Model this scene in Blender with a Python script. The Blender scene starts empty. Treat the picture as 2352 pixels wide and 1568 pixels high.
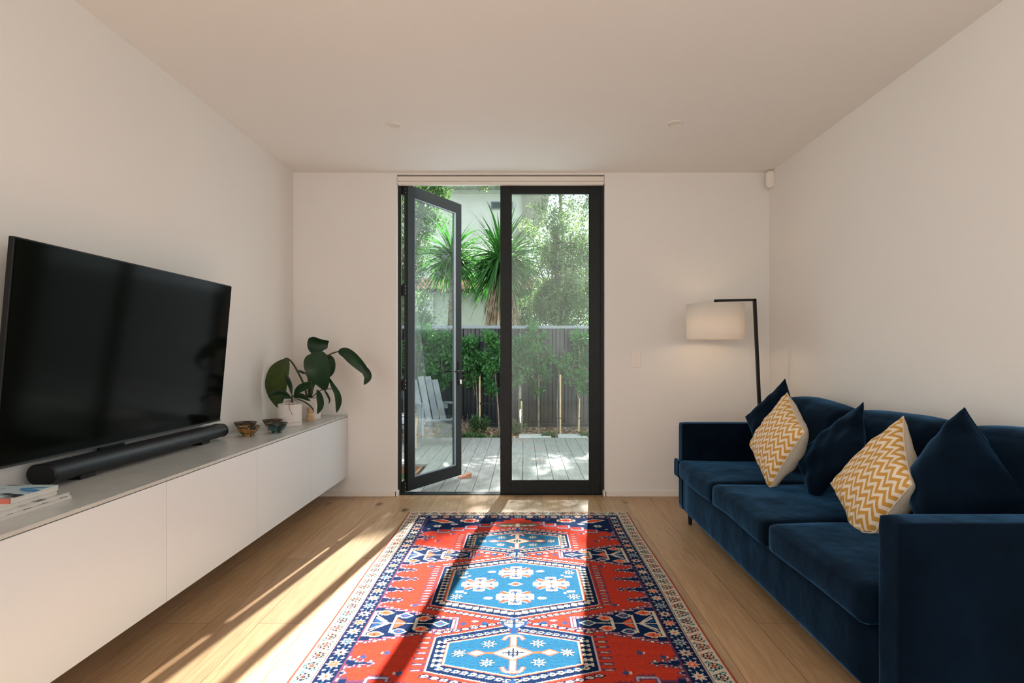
import bpy, bmesh, math, random
import numpy as np
from mathutils import Vector, Matrix

random.seed(7)
rng = np.random.default_rng(7)
C = bpy.context.scene.collection
F = 1285.0            # focal length in pixels of the 2352 wide frame
CH = 1.19             # camera height
VX, VY = 1203.0, 812.0

# ------------------------------------------------------------------ camera
cam_d = bpy.data.cameras.new('camera')
cam = bpy.data.objects.new('camera', cam_d)
C.objects.link(cam)
cam.location = (0, 0, CH)
cam.rotation_euler = (math.pi / 2, 0, 0)
cam_d.sensor_width = 36
cam_d.lens = 36 * F / 2352
cam_d.shift_x = -27 / 2352
cam_d.shift_y = 28 / 2352
cam_d.clip_start = 0.05
cam_d.clip_end = 300
bpy.context.scene.camera = cam

# ------------------------------------------------------------------ light
vs = bpy.context.scene.view_settings
vs.view_transform = 'Standard'
vs.look = 'None'
vs.gamma = 1
vs.exposure = 0.0
vs.use_curve_mapping = False
bpy.context.scene.cycles.max_bounces = 12
bpy.context.scene.cycles.diffuse_bounces = 7
bpy.context.scene.cycles.transparent_max_bounces = 24
bpy.context.scene.cycles.sample_clamp_indirect = 6

world = bpy.data.worlds.new('world')
bpy.context.scene.world = world
world.use_nodes = True
bg = world.node_tree.nodes['Background']
bg.inputs[0].default_value = (0.86, 0.97, 1.0, 1)
bg.inputs[1].default_value = 1.75

SUN_EL = math.radians(36.5)
SUN_AZ = math.atan(0.128)
sd = bpy.data.lights.new('sun', 'SUN')
sun = bpy.data.objects.new('sun', sd)
C.objects.link(sun)
sd.energy = 30.0
sd.angle = math.radians(0.6)
sd.color = (1.0, 0.97, 0.92)
sun_dir = Vector((-math.sin(SUN_AZ) * math.cos(SUN_EL), -math.cos(SUN_AZ) * math.cos(SUN_EL), -math.sin(SUN_EL)))
sun.rotation_euler = sun_dir.to_track_quat('-Z', 'Y').to_euler()
sun.location = (1, 20, 15)

def area(name, loc, target, sx, sy, power, col):
    d = bpy.data.lights.new(name, 'AREA')
    d.shape = 'RECTANGLE'; d.size = sx; d.size_y = sy; d.energy = power; d.color = col
    o = bpy.data.objects.new(name, d); C.objects.link(o); o.location = loc
    o.rotation_euler = (Vector(target) - Vector(loc)).to_track_quat('-Z', 'Y').to_euler()
    return o
# fill lamps added to brighten the room, set at invented windows behind the viewpoint
area('rear_fill', (-1.2, -4.68, 1.45), (-1.0, 4, 1.5), 1.25, 2.2, 32, (1.0, 0.97, 0.93))
area('side_fill', (-2.0, -1.45, 1.4), (2, -.6, 1.3), 2.5, 2.0, 70, (1.0, 0.97, 0.93))
area('side_fill', (2.13, -1.45, 1.4), (-2, -.4, 1.4), 2.5, 2.0, 50, (1.0, 0.97, 0.93))
# sky glow entering by the garden door opening
area('door_daylight', (0.0, 4.95, 1.5), (0, 0, 0.9), 1.6, 2.2, 12, (0.88, 0.97, 1.0))

# ------------------------------------------------------------------ helpers
def P(px, py, Y):
    """the point that stands at depth Y on the sight line of photograph pixel px, py"""
    return Vector(((px - VX) * Y / F, Y, CH - (py - VY) * Y / F))

def link(o, parent=None):
    C.objects.link(o)
    if parent is not None: o.parent = parent
    return o

def tag(o, label=None, cat=None, group=None, kind=None):
    if label: o['label'] = label
    if cat: o['category'] = cat
    if group: o['group'] = group
    if kind: o['kind'] = kind
    return o

def thing(name, label, cat, group=None, loc=(0, 0, 0)):
    o = bpy.data.objects.new(name, None)
    o.empty_display_size = 0.05
    C.objects.link(o)
    o.location = loc
    return tag(o, label, cat, group)

class MB:
    """collects shapes in world coordinates; build() links them as one mesh object"""
    def __init__(s): s.v = []; s.f = []; s.uv = {}
    def add(s, vs, fs, uvs=None):
        n = len(s.v); s.v += [tuple(v) for v in vs]; 
        for i, f in enumerate(fs):
            s.f.append(tuple(a + n for a in f))
            if uvs: s.uv[len(s.f) - 1] = uvs[i]
        return s
    def box(s, x0, x1, y0, y1, z0, z1):
        v = [(x, y, z) for x in (x0, x1) for y in (y0, y1) for z in (z0, z1)]
        return s.add(v, [(0,1,3,2),(4,6,7,5),(0,4,5,1),(2,3,7,6),(0,2,6,4),(1,5,7,3)])
    def obox(s, m, hx, hy, hz):
        v = [m @ Vector((x, y, z)) for x in (-hx, hx) for y in (-hy, hy) for z in (-hz, hz)]
        return s.add(v, [(0,1,3,2),(4,6,7,5),(0,4,5,1),(2,3,7,6),(0,2,6,4),(1,5,7,3)])
    def bar(s, a, b, w, h, up=(0, 0, 1)):
        a = Vector(a); b = Vector(b); d = (b - a); L = d.length; d.normalize()
        up = Vector(up)
        if abs(d.dot(up)) > .98: up = Vector((1, 0, 0))
        x = d.cross(up).normalized(); z = x.cross(d)
        m = Matrix.Translation((a + b) / 2) @ Matrix((x, d, z)).transposed().to_4x4()
        return s.obox(m, w / 2, L / 2, h / 2)
    def tube(s, pts, rad, n=8, cap=True):
        pts = [Vector(p) for p in pts]
        if not isinstance(rad, (list, tuple)): rad = [rad] * len(pts)
        rings = []; prev = None
        for i, p in enumerate(pts):
            t = (pts[min(i + 1, len(pts) - 1)] - pts[max(i - 1, 0)]).normalized()
            if prev is None:
                u = Vector((0, 0, 1)) if abs(t.z) < .9 else Vector((1, 0, 0))
                x = t.cross(u).normalized()
            else:
                x = (prev - t * prev.dot(t)).normalized()
            prev = x; y = t.cross(x)
            rings.append([p + (x * math.cos(a) + y * math.sin(a)) * rad[i] for a in [k * 2 * math.pi / n for k in range(n)]])
        v = [q for r in rings for q in r]; f = []
        for i in range(len(pts) - 1):
            for k in range(n):
                f.append((i * n + k, i * n + (k + 1) % n, (i + 1) * n + (k + 1) % n, (i + 1) * n + k))
        if cap:
            f.append(tuple(range(n))[::-1]); f.append(tuple((len(pts) - 1) * n + k for k in range(n)))
        return s.add(v, f)
    def lathe(s, c, prof, n=32):
        """prof: (radius, z) pairs from c upward"""
        v = []; f = []
        for r, z in prof:
            for k in range(n):
                a = k * 2 * math.pi / n
                v.append((c[0] + r * math.cos(a), c[1] + r * math.sin(a), c[2] + z))
        for i in range(len(prof) - 1):
            for k in range(n):
                f.append((i * n + k, i * n + (k + 1) % n, (i + 1) * n + (k + 1) % n, (i + 1) * n + k))
        return s.add(v, f)
    def build(s, name, mat, parent=None, bevel=0, smooth=False, seg=2):
        me = bpy.data.meshes.new(name)
        me.from_pydata(s.v, [], s.f)
        if s.uv:
            uvl = me.uv_layers.new(name='UVMap')
            for i, p in enumerate(me.polygons):
                if i in s.uv:
                    for li, uv in zip(p.loop_indices, s.uv[i]): uvl.data[li].uv = uv
        me.validate(); me.update()
        bm = bmesh.new(); bm.from_mesh(me)
        bmesh.ops.recalc_face_normals(bm, faces=bm.faces); bm.to_mesh(me); bm.free()
        o = bpy.data.objects.new(name, me)
        if mat: me.materials.append(mat)
        link(o, parent)
        if parent is not None and parent.location.length > 0:
            o.matrix_parent_inverse = Matrix.Translation(-parent.location)
        if smooth:
            for p in me.polygons: p.use_smooth = True
        if bevel:
            b = o.modifiers.new('bevel', 'BEVEL'); b.width = bevel; b.segments = seg; b.limit_method = 'ANGLE'
            b.angle_limit = math.radians(40)
        return o

def lin(r, g, b):
    f = lambda c: (c / 255 / 12.92) if c / 255 <= .04045 else ((c / 255 + .055) / 1.055) ** 2.4
    return (f(r), f(g), f(b))

MATS = {}
def mat(name, col, rough=.6, metal=0, **kw):
    if name in MATS: return MATS[name]
    m = bpy.data.materials.new(name); m.use_nodes = True
    nt = m.node_tree; p = nt.nodes['Principled BSDF']
    p.inputs['Base Color'].default_value = (*col, 1)
    p.inputs['Roughness'].default_value = rough
    p.inputs['Metallic'].default_value = metal
    for k, v in kw.items():
        p.inputs[k.replace('_', ' ')].default_value = v
    MATS[name] = m
    return m

def nodes(m): return m.node_tree.nodes, m.node_tree.links, m.node_tree.nodes['Principled BSDF']

def mottled(name, c1, c2, scale=8, rough=.7, stretch=(1, 1, 1), detail=4, bump=0, lo=.35, hi=.65, bscale=None, metal=0, **kw):
    if name in MATS: return MATS[name]
    m = mat(name, c1, rough, metal, **kw)
    N, L, p = nodes(m)
    tc = N.new('ShaderNodeTexCoord'); mp = N.new('ShaderNodeMapping'); mp.inputs['Scale'].default_value = stretch
    L.new(tc.outputs['Object'], mp.inputs[0])
    n = N.new('ShaderNodeTexNoise'); n.inputs['Scale'].default_value = scale; n.inputs['Detail'].default_value = detail
    L.new(mp.outputs[0], n.inputs['Vector'])
    r = N.new('ShaderNodeValToRGB'); r.color_ramp.elements[0].position = lo; r.color_ramp.elements[1].position = hi
    r.color_ramp.elements[0].color = (*c1, 1); r.color_ramp.elements[1].color = (*c2, 1)
    L.new(n.outputs['Fac'], r.inputs[0]); L.new(r.outputs[0], p.inputs['Base Color'])
    if bump:
        b = N.new('ShaderNodeBump'); b.inputs['Strength'].default_value = bump; b.inputs['Distance'].default_value = .01
        if bscale:
            n2 = N.new('ShaderNodeTexNoise'); n2.inputs['Scale'].default_value = bscale; L.new(mp.outputs[0], n2.inputs['Vector'])
            L.new(n2.outputs['Fac'], b.inputs['Height'])
        else: L.new(n.outputs['Fac'], b.inputs['Height'])
        L.new(b.outputs[0], p.inputs['Normal'])
    return m

def leafmat(name, c1, c2, scale=3, trans=.4, rough=.45):
    if name in MATS: return MATS[name]
    m = mottled(name, c1, c2, scale, rough, detail=2)
    N, L, p = nodes(m)
    out = N['Material Output']; ramp = [x for x in N if x.type == 'VALTORGB'][0]
    t = N.new('ShaderNodeBsdfTranslucent'); mx = N.new('ShaderNodeMixShader'); mx.inputs[0].default_value = trans
    g = N.new('ShaderNodeMixRGB'); g.blend_type = 'MULTIPLY'; g.inputs[0].default_value = 1; g.inputs[2].default_value = (1.75, 1.95, 1.05, 1)
    L.new(ramp.outputs[0], g.inputs[1]); L.new(g.outputs[0], t.inputs[0])
    L.new(p.outputs[0], mx.inputs[1]); L.new(t.outputs[0], mx.inputs[2]); L.new(mx.outputs[0], out.inputs[0])
    return m

# ------------------------------------------------------------------ materials
M_wall = mottled('wall_paint', (.775, .755, .725), (.79, .77, .74), 1.2, .85, bump=.05, bscale=260)
M_ceil = mottled('ceiling_paint', (.82, .80, .77), (.835, .815, .785), 1.0, .9)
M_trim = mat('white_trim', (.80, .75, .69), .45)
M_frame = mottled('black_aluminium', (.007, .009, .009), (.010, .012, .012), 30, .5, Specular_IOR_Level=.3)
M_cab = mat('white_lacquer', (.66, .70, .73), .35)
M_top = mottled('pale_grey_top', (.44, .45, .43), (.50, .51, .49), 14, .3, detail=6)
M_blackgloss = mat('tv_screen', (.003, .004, .003), .10, 0, IOR=1.12)
M_black = mat('black_plastic', (.005, .006, .006), .45, Specular_IOR_Level=.25)
M_blackmetal = mat('black_powder_coat', (.006, .006, .005), .45, .3)
M_fabricblk = mottled('speaker_mesh', (.003, .005, .008), (.005, .008, .012), 900, .38, Specular_IOR_Level=.35)
M_silver = mat('satin_steel', (.62, .64, .64), .3, 1)
M_whitepl = mat('white_plastic', (.78, .72, .65), .4)
M_ceramic = mottled('white_ceramic', (.70, .64, .60), (.75, .69, .65), 40, .55)
M_soil = mottled('potting_soil', (.02, .013, .008), (.06, .04, .025), 60, .95, bump=.6)
M_woodturn = mottled('turned_wood', (.42, .27, .15), (.55, .38, .22), 14, .6, stretch=(1, 1, 6))

def velvet(name, c1, c2):
    m = mottled(name, c1, c2, 7, .8, detail=5, lo=.3, hi=.75)
    N, L, p = nodes(m)
    p.inputs['Sheen Roughness'].default_value = .38
    p.inputs['Sheen Tint'].default_value = (.07, .22, .44, 1)
    p.inputs['Specular IOR Level'].default_value = .05
    tc = N.new('ShaderNodeTexCoord')
    mp = N.new('ShaderNodeMapping'); mp.inputs['Scale'].default_value = (1, 1, .45); L.new(tc.outputs['Object'], mp.inputs[0])
    n2 = N.new('ShaderNodeTexNoise'); n2.inputs['Scale'].default_value = 8; n2.inputs['Detail'].default_value = 6; n2.inputs['Roughness'].default_value = .62
    L.new(mp.outputs[0], n2.inputs['Vector'])
    mr = N.new('ShaderNodeMapRange'); mr.inputs['From Min'].default_value = .3; mr.inputs['From Max'].default_value = .7; mr.inputs['To Min'].default_value = .40; mr.inputs['To Max'].default_value = 1
    L.new(n2.outputs['Fac'], mr.inputs['Value']); L.new(mr.outputs[0], p.inputs['Sheen Weight'])
    b = N.new('ShaderNodeBump'); b.inputs['Strength'].default_value = .3; b.inputs['Distance'].default_value = .02
    n = N.new('ShaderNodeTexNoise'); n.inputs['Scale'].default_value = 9; n.inputs['Detail'].default_value = 3
    L.new(tc.outputs['Object'], n.inputs['Vector'])
    L.new(n.outputs['Fac'], b.inputs['Height']); L.new(b.outputs[0], p.inputs['Normal'])
    return m
M_velvet = velvet('navy_velvet', (.0006, .0028, .0075), (.0012, .0060, .015))
M_velvet2 = velvet('navy_velvet_cushion', (.0006, .0026, .0070), (.0011, .0052, .013))

# glass: a clear double pane, slightly dusty
M_glass = bpy.data.materials.new('window_glass'); M_glass.use_nodes = True
N = M_glass.node_tree.nodes; L = M_glass.node_tree.links; N.clear()
out = N.new('ShaderNodeOutputMaterial')
tr = N.new('ShaderNodeBsdfTransparent'); tr.inputs[0].default_value = (.94, .975, .96, 1)
gl = N.new('ShaderNodeBsdfGlossy'); gl.inputs['Roughness'].default_value = 0.0; gl.inputs[0].default_value = (.95, 1, .98, 1)
tl = N.new('ShaderNodeBsdfTranslucent'); tl.inputs[0].default_value = (.9, .95, .93, 1)
df = N.new('ShaderNodeBsdfDiffuse'); df.inputs[0].default_value = (.8, .85, .82, 1)
lw_ = N.new('ShaderNodeLayerWeight'); lw_.inputs[0].default_value = .5
pw = N.new('ShaderNodeMath'); pw.operation = 'POWER'; pw.inputs[1].default_value = 4.0
mu = N.new('ShaderNodeMath'); mu.operation = 'MULTIPLY_ADD'; mu.inputs[1].default_value = .93; mu.inputs[2].default_value = .028; mu.use_clamp = True
L.new(lw_.outputs['Facing'], pw.inputs[0])
m1 = N.new('ShaderNodeMixShader'); m2 = N.new('ShaderNodeMixShader'); m2.inputs[0].default_value = .0065
m3 = N.new('ShaderNodeMixShader'); m3.inputs[0].default_value = .3
L.new(pw.outputs[0], mu.inputs[0]); L.new(mu.outputs[0], m1.inputs[0]); L.new(tr.outputs[0], m1.inputs[1]); L.new(gl.outputs[0], m1.inputs[2])
L.new(tl.outputs[0], m3.inputs[1]); L.new(df.outputs[0], m3.inputs[2])
L.new(m1.outputs[0], m2.inputs[1]); L.new(m3.outputs[0], m2.inputs[2]); L.new(m2.outputs[0], out.inputs[0])

# oak floor: long boards that run to the garden door, grain and knots
def oak():
    m = mat('oak_floor', (.4, .25, .13), .38)
    N, L, p = nodes(m)
    tc = N.new('ShaderNodeTexCoord')
    mp = N.new('ShaderNodeMapping'); mp.inputs['Rotation'].default_value = (0, 0, math.pi / 2); mp.inputs['Location'].default_value = (.37, .07, 0)
    L.new(tc.outputs['Object'], mp.inputs[0])
    br = N.new('ShaderNodeTexBrick'); br.inputs['Scale'].default_value = 1
    br.inputs['Brick Width'].default_value = 2.1; br.inputs['Row Height'].default_value = .22
    br.inputs['Mortar Size'].default_value = .0022; br.inputs['Mortar Smooth'].default_value = .3
    br.offset = .37; br.inputs['Color1'].default_value = (.86, .85, .83, 1); br.inputs['Color2'].default_value = (1.12, 1.08, 1.04, 1)
    br.inputs['Mortar'].default_value = (.50, .44, .38, 1)
    L.new(mp.outputs[0], br.inputs[0])
    mg = N.new('ShaderNodeMapping'); mg.inputs['Scale'].default_value = (14, .9, 1); L.new(tc.outputs['Object'], mg.inputs[0])
    ng = N.new('ShaderNodeTexNoise'); ng.inputs['Scale'].default_value = 3.5; ng.inputs['Detail'].default_value = 8; ng.inputs['Distortion'].default_value = 1.2
    L.new(mg.outputs[0], ng.inputs['Vector'])
    rg = N.new('ShaderNodeValToRGB'); rg.color_ramp.elements[0].position = .25; rg.color_ramp.elements[1].position = .75
    rg.color_ramp.elements[0].color = (.335, .195, .098, 1); rg.color_ramp.elements[1].color = (.49, .325, .185, 1)
    L.new(ng.outputs['Fac'], rg.inputs[0])
    mx = N.new('ShaderNodeMixRGB'); mx.blend_type = 'MULTIPLY'; mx.inputs[0].default_value = 1
    L.new(rg.outputs[0], mx.inputs[1]); L.new(br.outputs['Color'], mx.inputs[2])
    mk = N.new('ShaderNodeMapping'); mk.inputs['Scale'].default_value = (3.4, 1.6, 1); L.new(tc.outputs['Object'], mk.inputs[0])
    vo = N.new('ShaderNodeTexVoronoi'); vo.inputs['Scale'].default_value = 1.1; L.new(mk.outputs[0], vo.inputs['Vector'])
    nk = N.new('ShaderNodeTexNoise'); nk.inputs['Scale'].default_value = 30; L.new(mk.outputs[0], nk.inputs['Vector'])
    ad = N.new('ShaderNodeMath'); ad.operation = 'MULTIPLY_ADD'; ad.inputs[1].default_value = .05
    L.new(nk.outputs['Fac'], ad.inputs[0]); L.new(vo.outputs['Distance'], ad.inputs[2])
    rk = N.new('ShaderNodeValToRGB'); rk.color_ramp.elements[0].position = .07; rk.color_ramp.elements[1].position = .15
    rk.color_ramp.elements[0].color = (.25, .17, .12, 1); rk.color_ramp.elements[1].color = (1, 1, 1, 1)
    L.new(ad.outputs[0], rk.inputs[0])
    m2 = N.new('ShaderNodeMixRGB'); m2.blend_type = 'MULTIPLY'; m2.inputs[0].default_value = 1
    L.new(mx.outputs[0], m2.inputs[1]); L.new(rk.outputs[0], m2.inputs[2]); L.new(m2.outputs[0], p.inputs['Base Color'])
    b = N.new('ShaderNodeBump'); b.inputs['Strength'].default_value = .12; b.inputs['Distance'].default_value = .003
    L.new(br.outputs['Fac'], b.inputs['Height']); b.invert = True; L.new(b.outputs[0], p.inputs['Normal'])
    return m
M_oak = oak()

def decking():
    m = mat('grey_deck_board', (.4, .4, .38), .65)
    N, L, p = nodes(m)
    tc = N.new('ShaderNodeTexCoord'); mg = N.new('ShaderNodeMapping'); mg.inputs['Scale'].default_value = (9, .8, 1)
    L.new(tc.outputs['Object'], mg.inputs[0])
    ng = N.new('ShaderNodeTexNoise'); ng.inputs['Scale'].default_value = 4; ng.inputs['Detail'].default_value = 7; L.new(mg.outputs[0], ng.inputs['Vector'])
    rg = N.new('ShaderNodeValToRGB'); rg.color_ramp.elements[0].position = .3; rg.color_ramp.elements[1].position = .7
    rg.color_ramp.elements[0].color = (.22, .228, .218, 1); rg.color_ramp.elements[1].color = (.31, .318, .308, 1)
    L.new(ng.outputs['Fac'], rg.inputs[0]); L.new(rg.outputs[0], p.inputs['Base Color'])
    return m
M_deck = decking()

M_fence = mottled('charcoal_steel', (.008, .012, .017), (.012, .017, .023), 2, .30, metal=.2)
M_rail = mottled('fence_rail_steel', (.16, .20, .24), (.20, .24, .28), 2, .35)
M_render = mottled('cream_render', (.60, .61, .55), (.64, .65, .59), 4, .9)
M_renderup = mottled('white_weatherboard', (.68, .70, .67), (.73, .75, .72), 4, .9)
M_tile = mottled('terracotta_tile', (.50, .24, .18), (.62, .36, .29), 5, .8)
M_fascia = mat('dark_fascia', (.10, .075, .065), .6)
M_mulch = mottled('bark_mulch', (.09, .055, .035), (.34, .23, .16), 45, .95, detail=6, bump=1)
M_chip = mottled('bark_chip', (.16, .09, .055), (.50, .36, .26), 9, .9)
M_grass = leafmat('ground_green', (.02, .07, .02), (.05, .14, .04), 6, .3)
M_stake = mottled('pine_stake', (.50, .36, .20), (.62, .47, .29), 10, .7, stretch=(4, 4, 1))
M_bark = mottled('grey_bark', (.12, .10, .075), (.26, .22, .17), 22, .9, bump=.4)
M_leafA = leafmat('lilly_pilly_leaf', (.028, .11, .038), (.075, .21, .065), 4, .4)
M_leafB = leafmat('olive_leaf', (.12, .17, .11), (.20, .27, .16), 3, .35)
M_leafC = leafmat('dense_green_leaf', (.05, .10, .04), (.09, .17, .065), 2, .4)
M_sword = leafmat('sword_leaf', (.018, .085, .022), (.06, .19, .045), 2, .35, .35)
M_dead = leafmat('dead_leaf', (.20, .13, .085), (.50, .40, .30), 9, .08, .8)
M_indoorleaf = leafmat('deep_green_leaf', (.006, .026, .010), (.012, .044, .015), 9, .12, .45)
M_limeleaf = leafmat('olive_green_leaf', (.022, .042, .003), (.040, .068, .005), 9, .22, .38)
M_stem = mat('green_stem', (.045, .055, .018), .5)
M_root = mat('brown_root', (.16, .09, .06), .8)
M_greypaint = mottled('grey_blue_paint', (.12, .14, .165), (.17, .195, .22), 6, .6)

# ------------------------------------------------------------------ the room
XL, XR, YB, HC = -1.923, 2.05, 4.67, 2.70
YR = -4.6
DL, DR, DT = -1.06, 0.676, 2.683          # door opening
def struct(mb, name, m, parent=None, **k):
    o = mb.build(name, m, parent, **k)
    if parent is None: o['kind'] = 'structure'
    return o
struct(MB().box(XL - .2, XR + .2, YR - .2, 4.80, -.15, 0), 'floor', M_oak)
struct(MB().box(XL - .2, XR + .2, YR - .2, 4.80, HC, HC + .2), 'ceiling', M_ceil)
w = MB(); w.box(XL - .2, XL, YR - .2, -2.7, 0, HC); w.box(XL - .2, XL, -.2, 4.80, 0, HC); w.box(XL - .2, XL, -2.7, -.2, 0, .4); w.box(XL - .2, XL, -2.7, -.2, 2.4, HC)
struct(w, 'wall_left', M_wall)
w = MB(); w.box(XR, XR + .2, YR - .2, -2.7, 0, HC); w.box(XR, XR + .2, -.2, 4.80, 0, HC); w.box(XR, XR + .2, -2.7, -.2, 0, .4); w.box(XR, XR + .2, -2.7, -.2, 2.4, HC)
struct(w, 'wall_right', M_wall)
w = MB(); w.box(XL, DL, YB, 4.80, 0, HC); w.box(DR, XR, YB, 4.80, 0, HC); w.box(DL, DR, YB, 4.80, DT, HC)
struct(w, 'wall_back', M_wall)
w = MB(); w.box(XL, -1.85, YR - .15, YR, 0, HC); w.box(-.55, XR, YR - .15, YR, 0, HC); w.box(-1.85, -.55, YR - .15, YR, 2.6, HC); w.box(-1.85, -.55, YR - .15, YR, 0, .3)
struct(w, 'wall_rear', M_wall)
# skirting
w = MB(); w.box(XL, DL, YB - .014, YB, 0, .045); w.box(DL - .014, DL + .012, YB - .014, YB + .05, 0, .045)
struct(w, 'baseboard_back_left', M_trim, bevel=.004)
w = MB(); w.box(DR, XR, YB - .014, YB, 0, .045); w.box(DR - .012, DR + .014, YB - .014, YB + .05, 0, .045)
struct(w, 'baseboard_back_right', M_trim, bevel=.004)
struct(MB().box(XL, XL + .014, YR, YB - .014, 0, .045), 'baseboard_left', M_trim, bevel=.004)
struct(MB().box(XR - .014, XR, YR, YB - .014, 0, .045), 'baseboard_right', M_trim, bevel=.004)

# unseen windows behind the viewpoint, made up as openings for the fill light
rw = bpy.data.objects.new('added_window_1', None); C.objects.link(rw); rw['kind'] = 'structure'
w = MB()
for x in (-1.85, -.60): w.box(x, x + .05, YR - .06, YR - .01, .3, 2.6)
w.box(-1.8, -.6, YR - .06, YR - .01, .3, .35); w.box(-1.8, -.6, YR - .06, YR - .01, 2.55, 2.6)
w.build('added_window_frame', M_frame, rw)
rw = bpy.data.objects.new('added_window_2', None); C.objects.link(rw); rw['kind'] = 'structure'
w = MB()
for y in (-2.7, -1.47, -.25): w.box(XL - .06, XL - .01, y, y + .05, .4, 2.4)
w.box(XL - .06, XL - .01, -2.65, -.25, .4, .45); w.box(XL - .06, XL - .01, -2.65, -.25, 2.35, 2.4)
w.build('added_window_frame', M_frame, rw)

rw = bpy.data.objects.new('added_window_3', None); C.objects.link(rw); rw['kind'] = 'structure'
w = MB()
for y in (-2.7, -1.47, -.25): w.box(XR + .01, XR + .06, y, y + .05, .4, 2.4)
w.box(XR + .01, XR + .06, -2.65, -.25, .4, .45); w.box(XR + .01, XR + .06, -2.65, -.25, 2.35, 2.4)
w.build('added_window_frame', M_frame, rw)

# door frame (fixed)
FY = 4.715
df_ = bpy.data.objects.new('trim_1', None); C.objects.link(df_); df_['kind'] = 'structure'
w = MB()
w.box(DL, DL + .026, FY, FY + .035, 0, DT); w.box(DR - .030, DR, FY, FY + .07, 0, DT)
w.box(DL, DR, FY, FY + .06, 2.645, DT)
w.build('door_frame', M_frame, df_, bevel=.002)
MB().box(DL, DR, FY - .005, FY + .085, -.02, .006).build('sill', M_frame, df_)

def leaf_bars(mb, m, W, z0, z1, sw, br, tr_, th):
    """stiles and rails in a frame where x runs along the leaf, y through it"""
    def b(x0, x1, a, c):
        mb.obox(m @ Matrix.Translation(((x0 + x1) / 2, th / 2, (a + c) / 2)), (x1 - x0) / 2, th / 2, (c - a) / 2)
    b(0, sw, z0, z1); b(W - sw, W, z0, z1); b(sw, W - sw, z0, z0 + br); b(sw, W - sw, z1 - tr_, z1)

# right leaf, closed
d2 = bpy.data.objects.new('door_2', None); C.objects.link(d2); d2['kind'] = 'structure'
RW = .645 + .198
w = MB(); leaf_bars(w, Matrix.Translation((-.198, FY + .002, 0)), RW - .001, .008, 2.643, .0915, .109, .10, .045)
w.build('door_leaf', M_frame, d2, bevel=.002)
MB().box(-.1065, .5535 + .002, FY + .022, FY + .026, .117, 2.543).build('glass', M_glass, d2)
w = MB()
w.box(-.1065, -.1005, FY + .004, FY + .02, .117, 2.543); w.box(.549, .5535, FY + .004, FY + .02, .117, 2.543)
w.box(-.1, .549, FY + .004, FY + .02, .117, .123); w.box(-.1, .549, FY + .004, FY + .02, 2.537, 2.543)
w.build('glazing_bead', M_black, d2)

# left leaf, opened outward
A = Vector((-.985, 4.752, 0)); B = Vector((-.602, 5.41, 0)); ldir = (B - A).normalized(); LW = (B - A).length
lnor = Vector((-ldir.y, ldir.x, 0))       # to the outside of the leaf
ML = Matrix.Translation(A) @ Matrix((ldir, lnor, Vector((0, 0, 1)))).transposed().to_4x4()
d1 = bpy.data.objects.new('door_1', None); C.objects.link(d1); d1['kind'] = 'structure'
w = MB(); leaf_bars(w, ML, LW, .02, 2.632, .088, .105, .10, .042)
w.build('door_leaf', M_frame, d1, bevel=.002)
w = MB(); w.obox(ML @ Matrix.Translation((LW / 2, .021, 1.33)), LW / 2 - .087, .002, 1.2085)
w.build('glass', M_glass, d1)
w = MB()
for x in (.092, LW - .092): w.obox(ML @ Matrix.Translation((x, .010, 1.33)), .004, .009, 1.205)
for z in (.129, 2.528): w.obox(ML @ Matrix.Translation((LW / 2, .010, z)), LW / 2 - .09, .009, .004)
w.build('glazing_bead', M_rail, d1)
# lever handle with lock plate
h = MB(); hx = LW - .042
h.obox(ML @ Matrix.Translation((hx, -.004, 1.0)), .016, .004, .115)
hp = h.build('door_handle', M_blackmetal, d1, bevel=.002)
for s in (-1,):
    h = MB()
    h.tube([ML @ Vector((hx, -.006, 1.02)), ML @ Vector((hx, -.05, 1.02))], .009, 10)
    h.bar(ML @ Vector((hx + .012, -.05, 1.02)), ML @ Vector((hx - .125, -.05, 1.022)), .014, .018)
    h.build('lever', M_blackmetal, hp, bevel=.002)
h = MB(); h.tube([ML @ Vector((hx, .044, 1.02)), ML @ Vector((hx, .09, 1.02))], .009, 10)
h.bar(ML @ Vector((hx + .01, .09, 1.02)), ML @ Vector((hx - .12, .09, 1.022)), .014, .018)
h.obox(ML @ Matrix.Translation((hx, .046, 1.0)), .016, .004, .115)
h.build('lever', M_blackmetal, hp, bevel=.002)
h = MB(); h.tube([ML @ Vector((hx, -.006, .935)), ML @ Vector((hx, -.022, .935))], .012, 14)
h.bar(ML @ Vector((hx + .001, -.024, .94)), ML @ Vector((hx + .001, -.024, .90)), .004, .012)
h.build('key', M_silver, hp)
for z in (2.585, 1.73, .93, .06):
    h = MB(); hx0 = DL + .026
    h.box(hx0 - .004, -.995, 4.738, 4.745, z - .045, z + .045)
    h.tube([(-1.018, 4.735, z - .055), (-1.018, 4.735, z + .055)], .007, 10)
    hg = h.build('hinge', M_blackmetal, d1)
    h = MB()
    for dz in (-.03, 0, .03): h.tube([(-1.001, 4.7385, z + dz), (-1.001, 4.7355, z + dz)], .0028, 8)
    h.build('screw', M_silver, hg)

# roller blind cassette
bl = thing('roller_blind', 'white roller blind cassette fitted across the head of the garden door', 'blind', loc=(-.19, 4.69, 2.6))
w = MB(); w.box(DL + .008, DR - .008, 4.676, 4.712, 2.632, 2.674)
w.build('cassette', M_whitepl, bl, bevel=.006)
MB().box(DL + .006, DR - .008, 4.672, 4.710, 2.600, 2.630).build('bottom_bar', M_whitepl, bl, bevel=.006)
w = MB(); w.box(DR - .008, DR - .002, 4.674, 4.712, 2.61, 2.676); w.build('end_bracket', M_whitepl, bl)
w = MB(); w.box(DL + .002, DL + .008, 4.674, 4.712, 2.61, 2.676); w.build('end_bracket', M_whitepl, bl)

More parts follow.
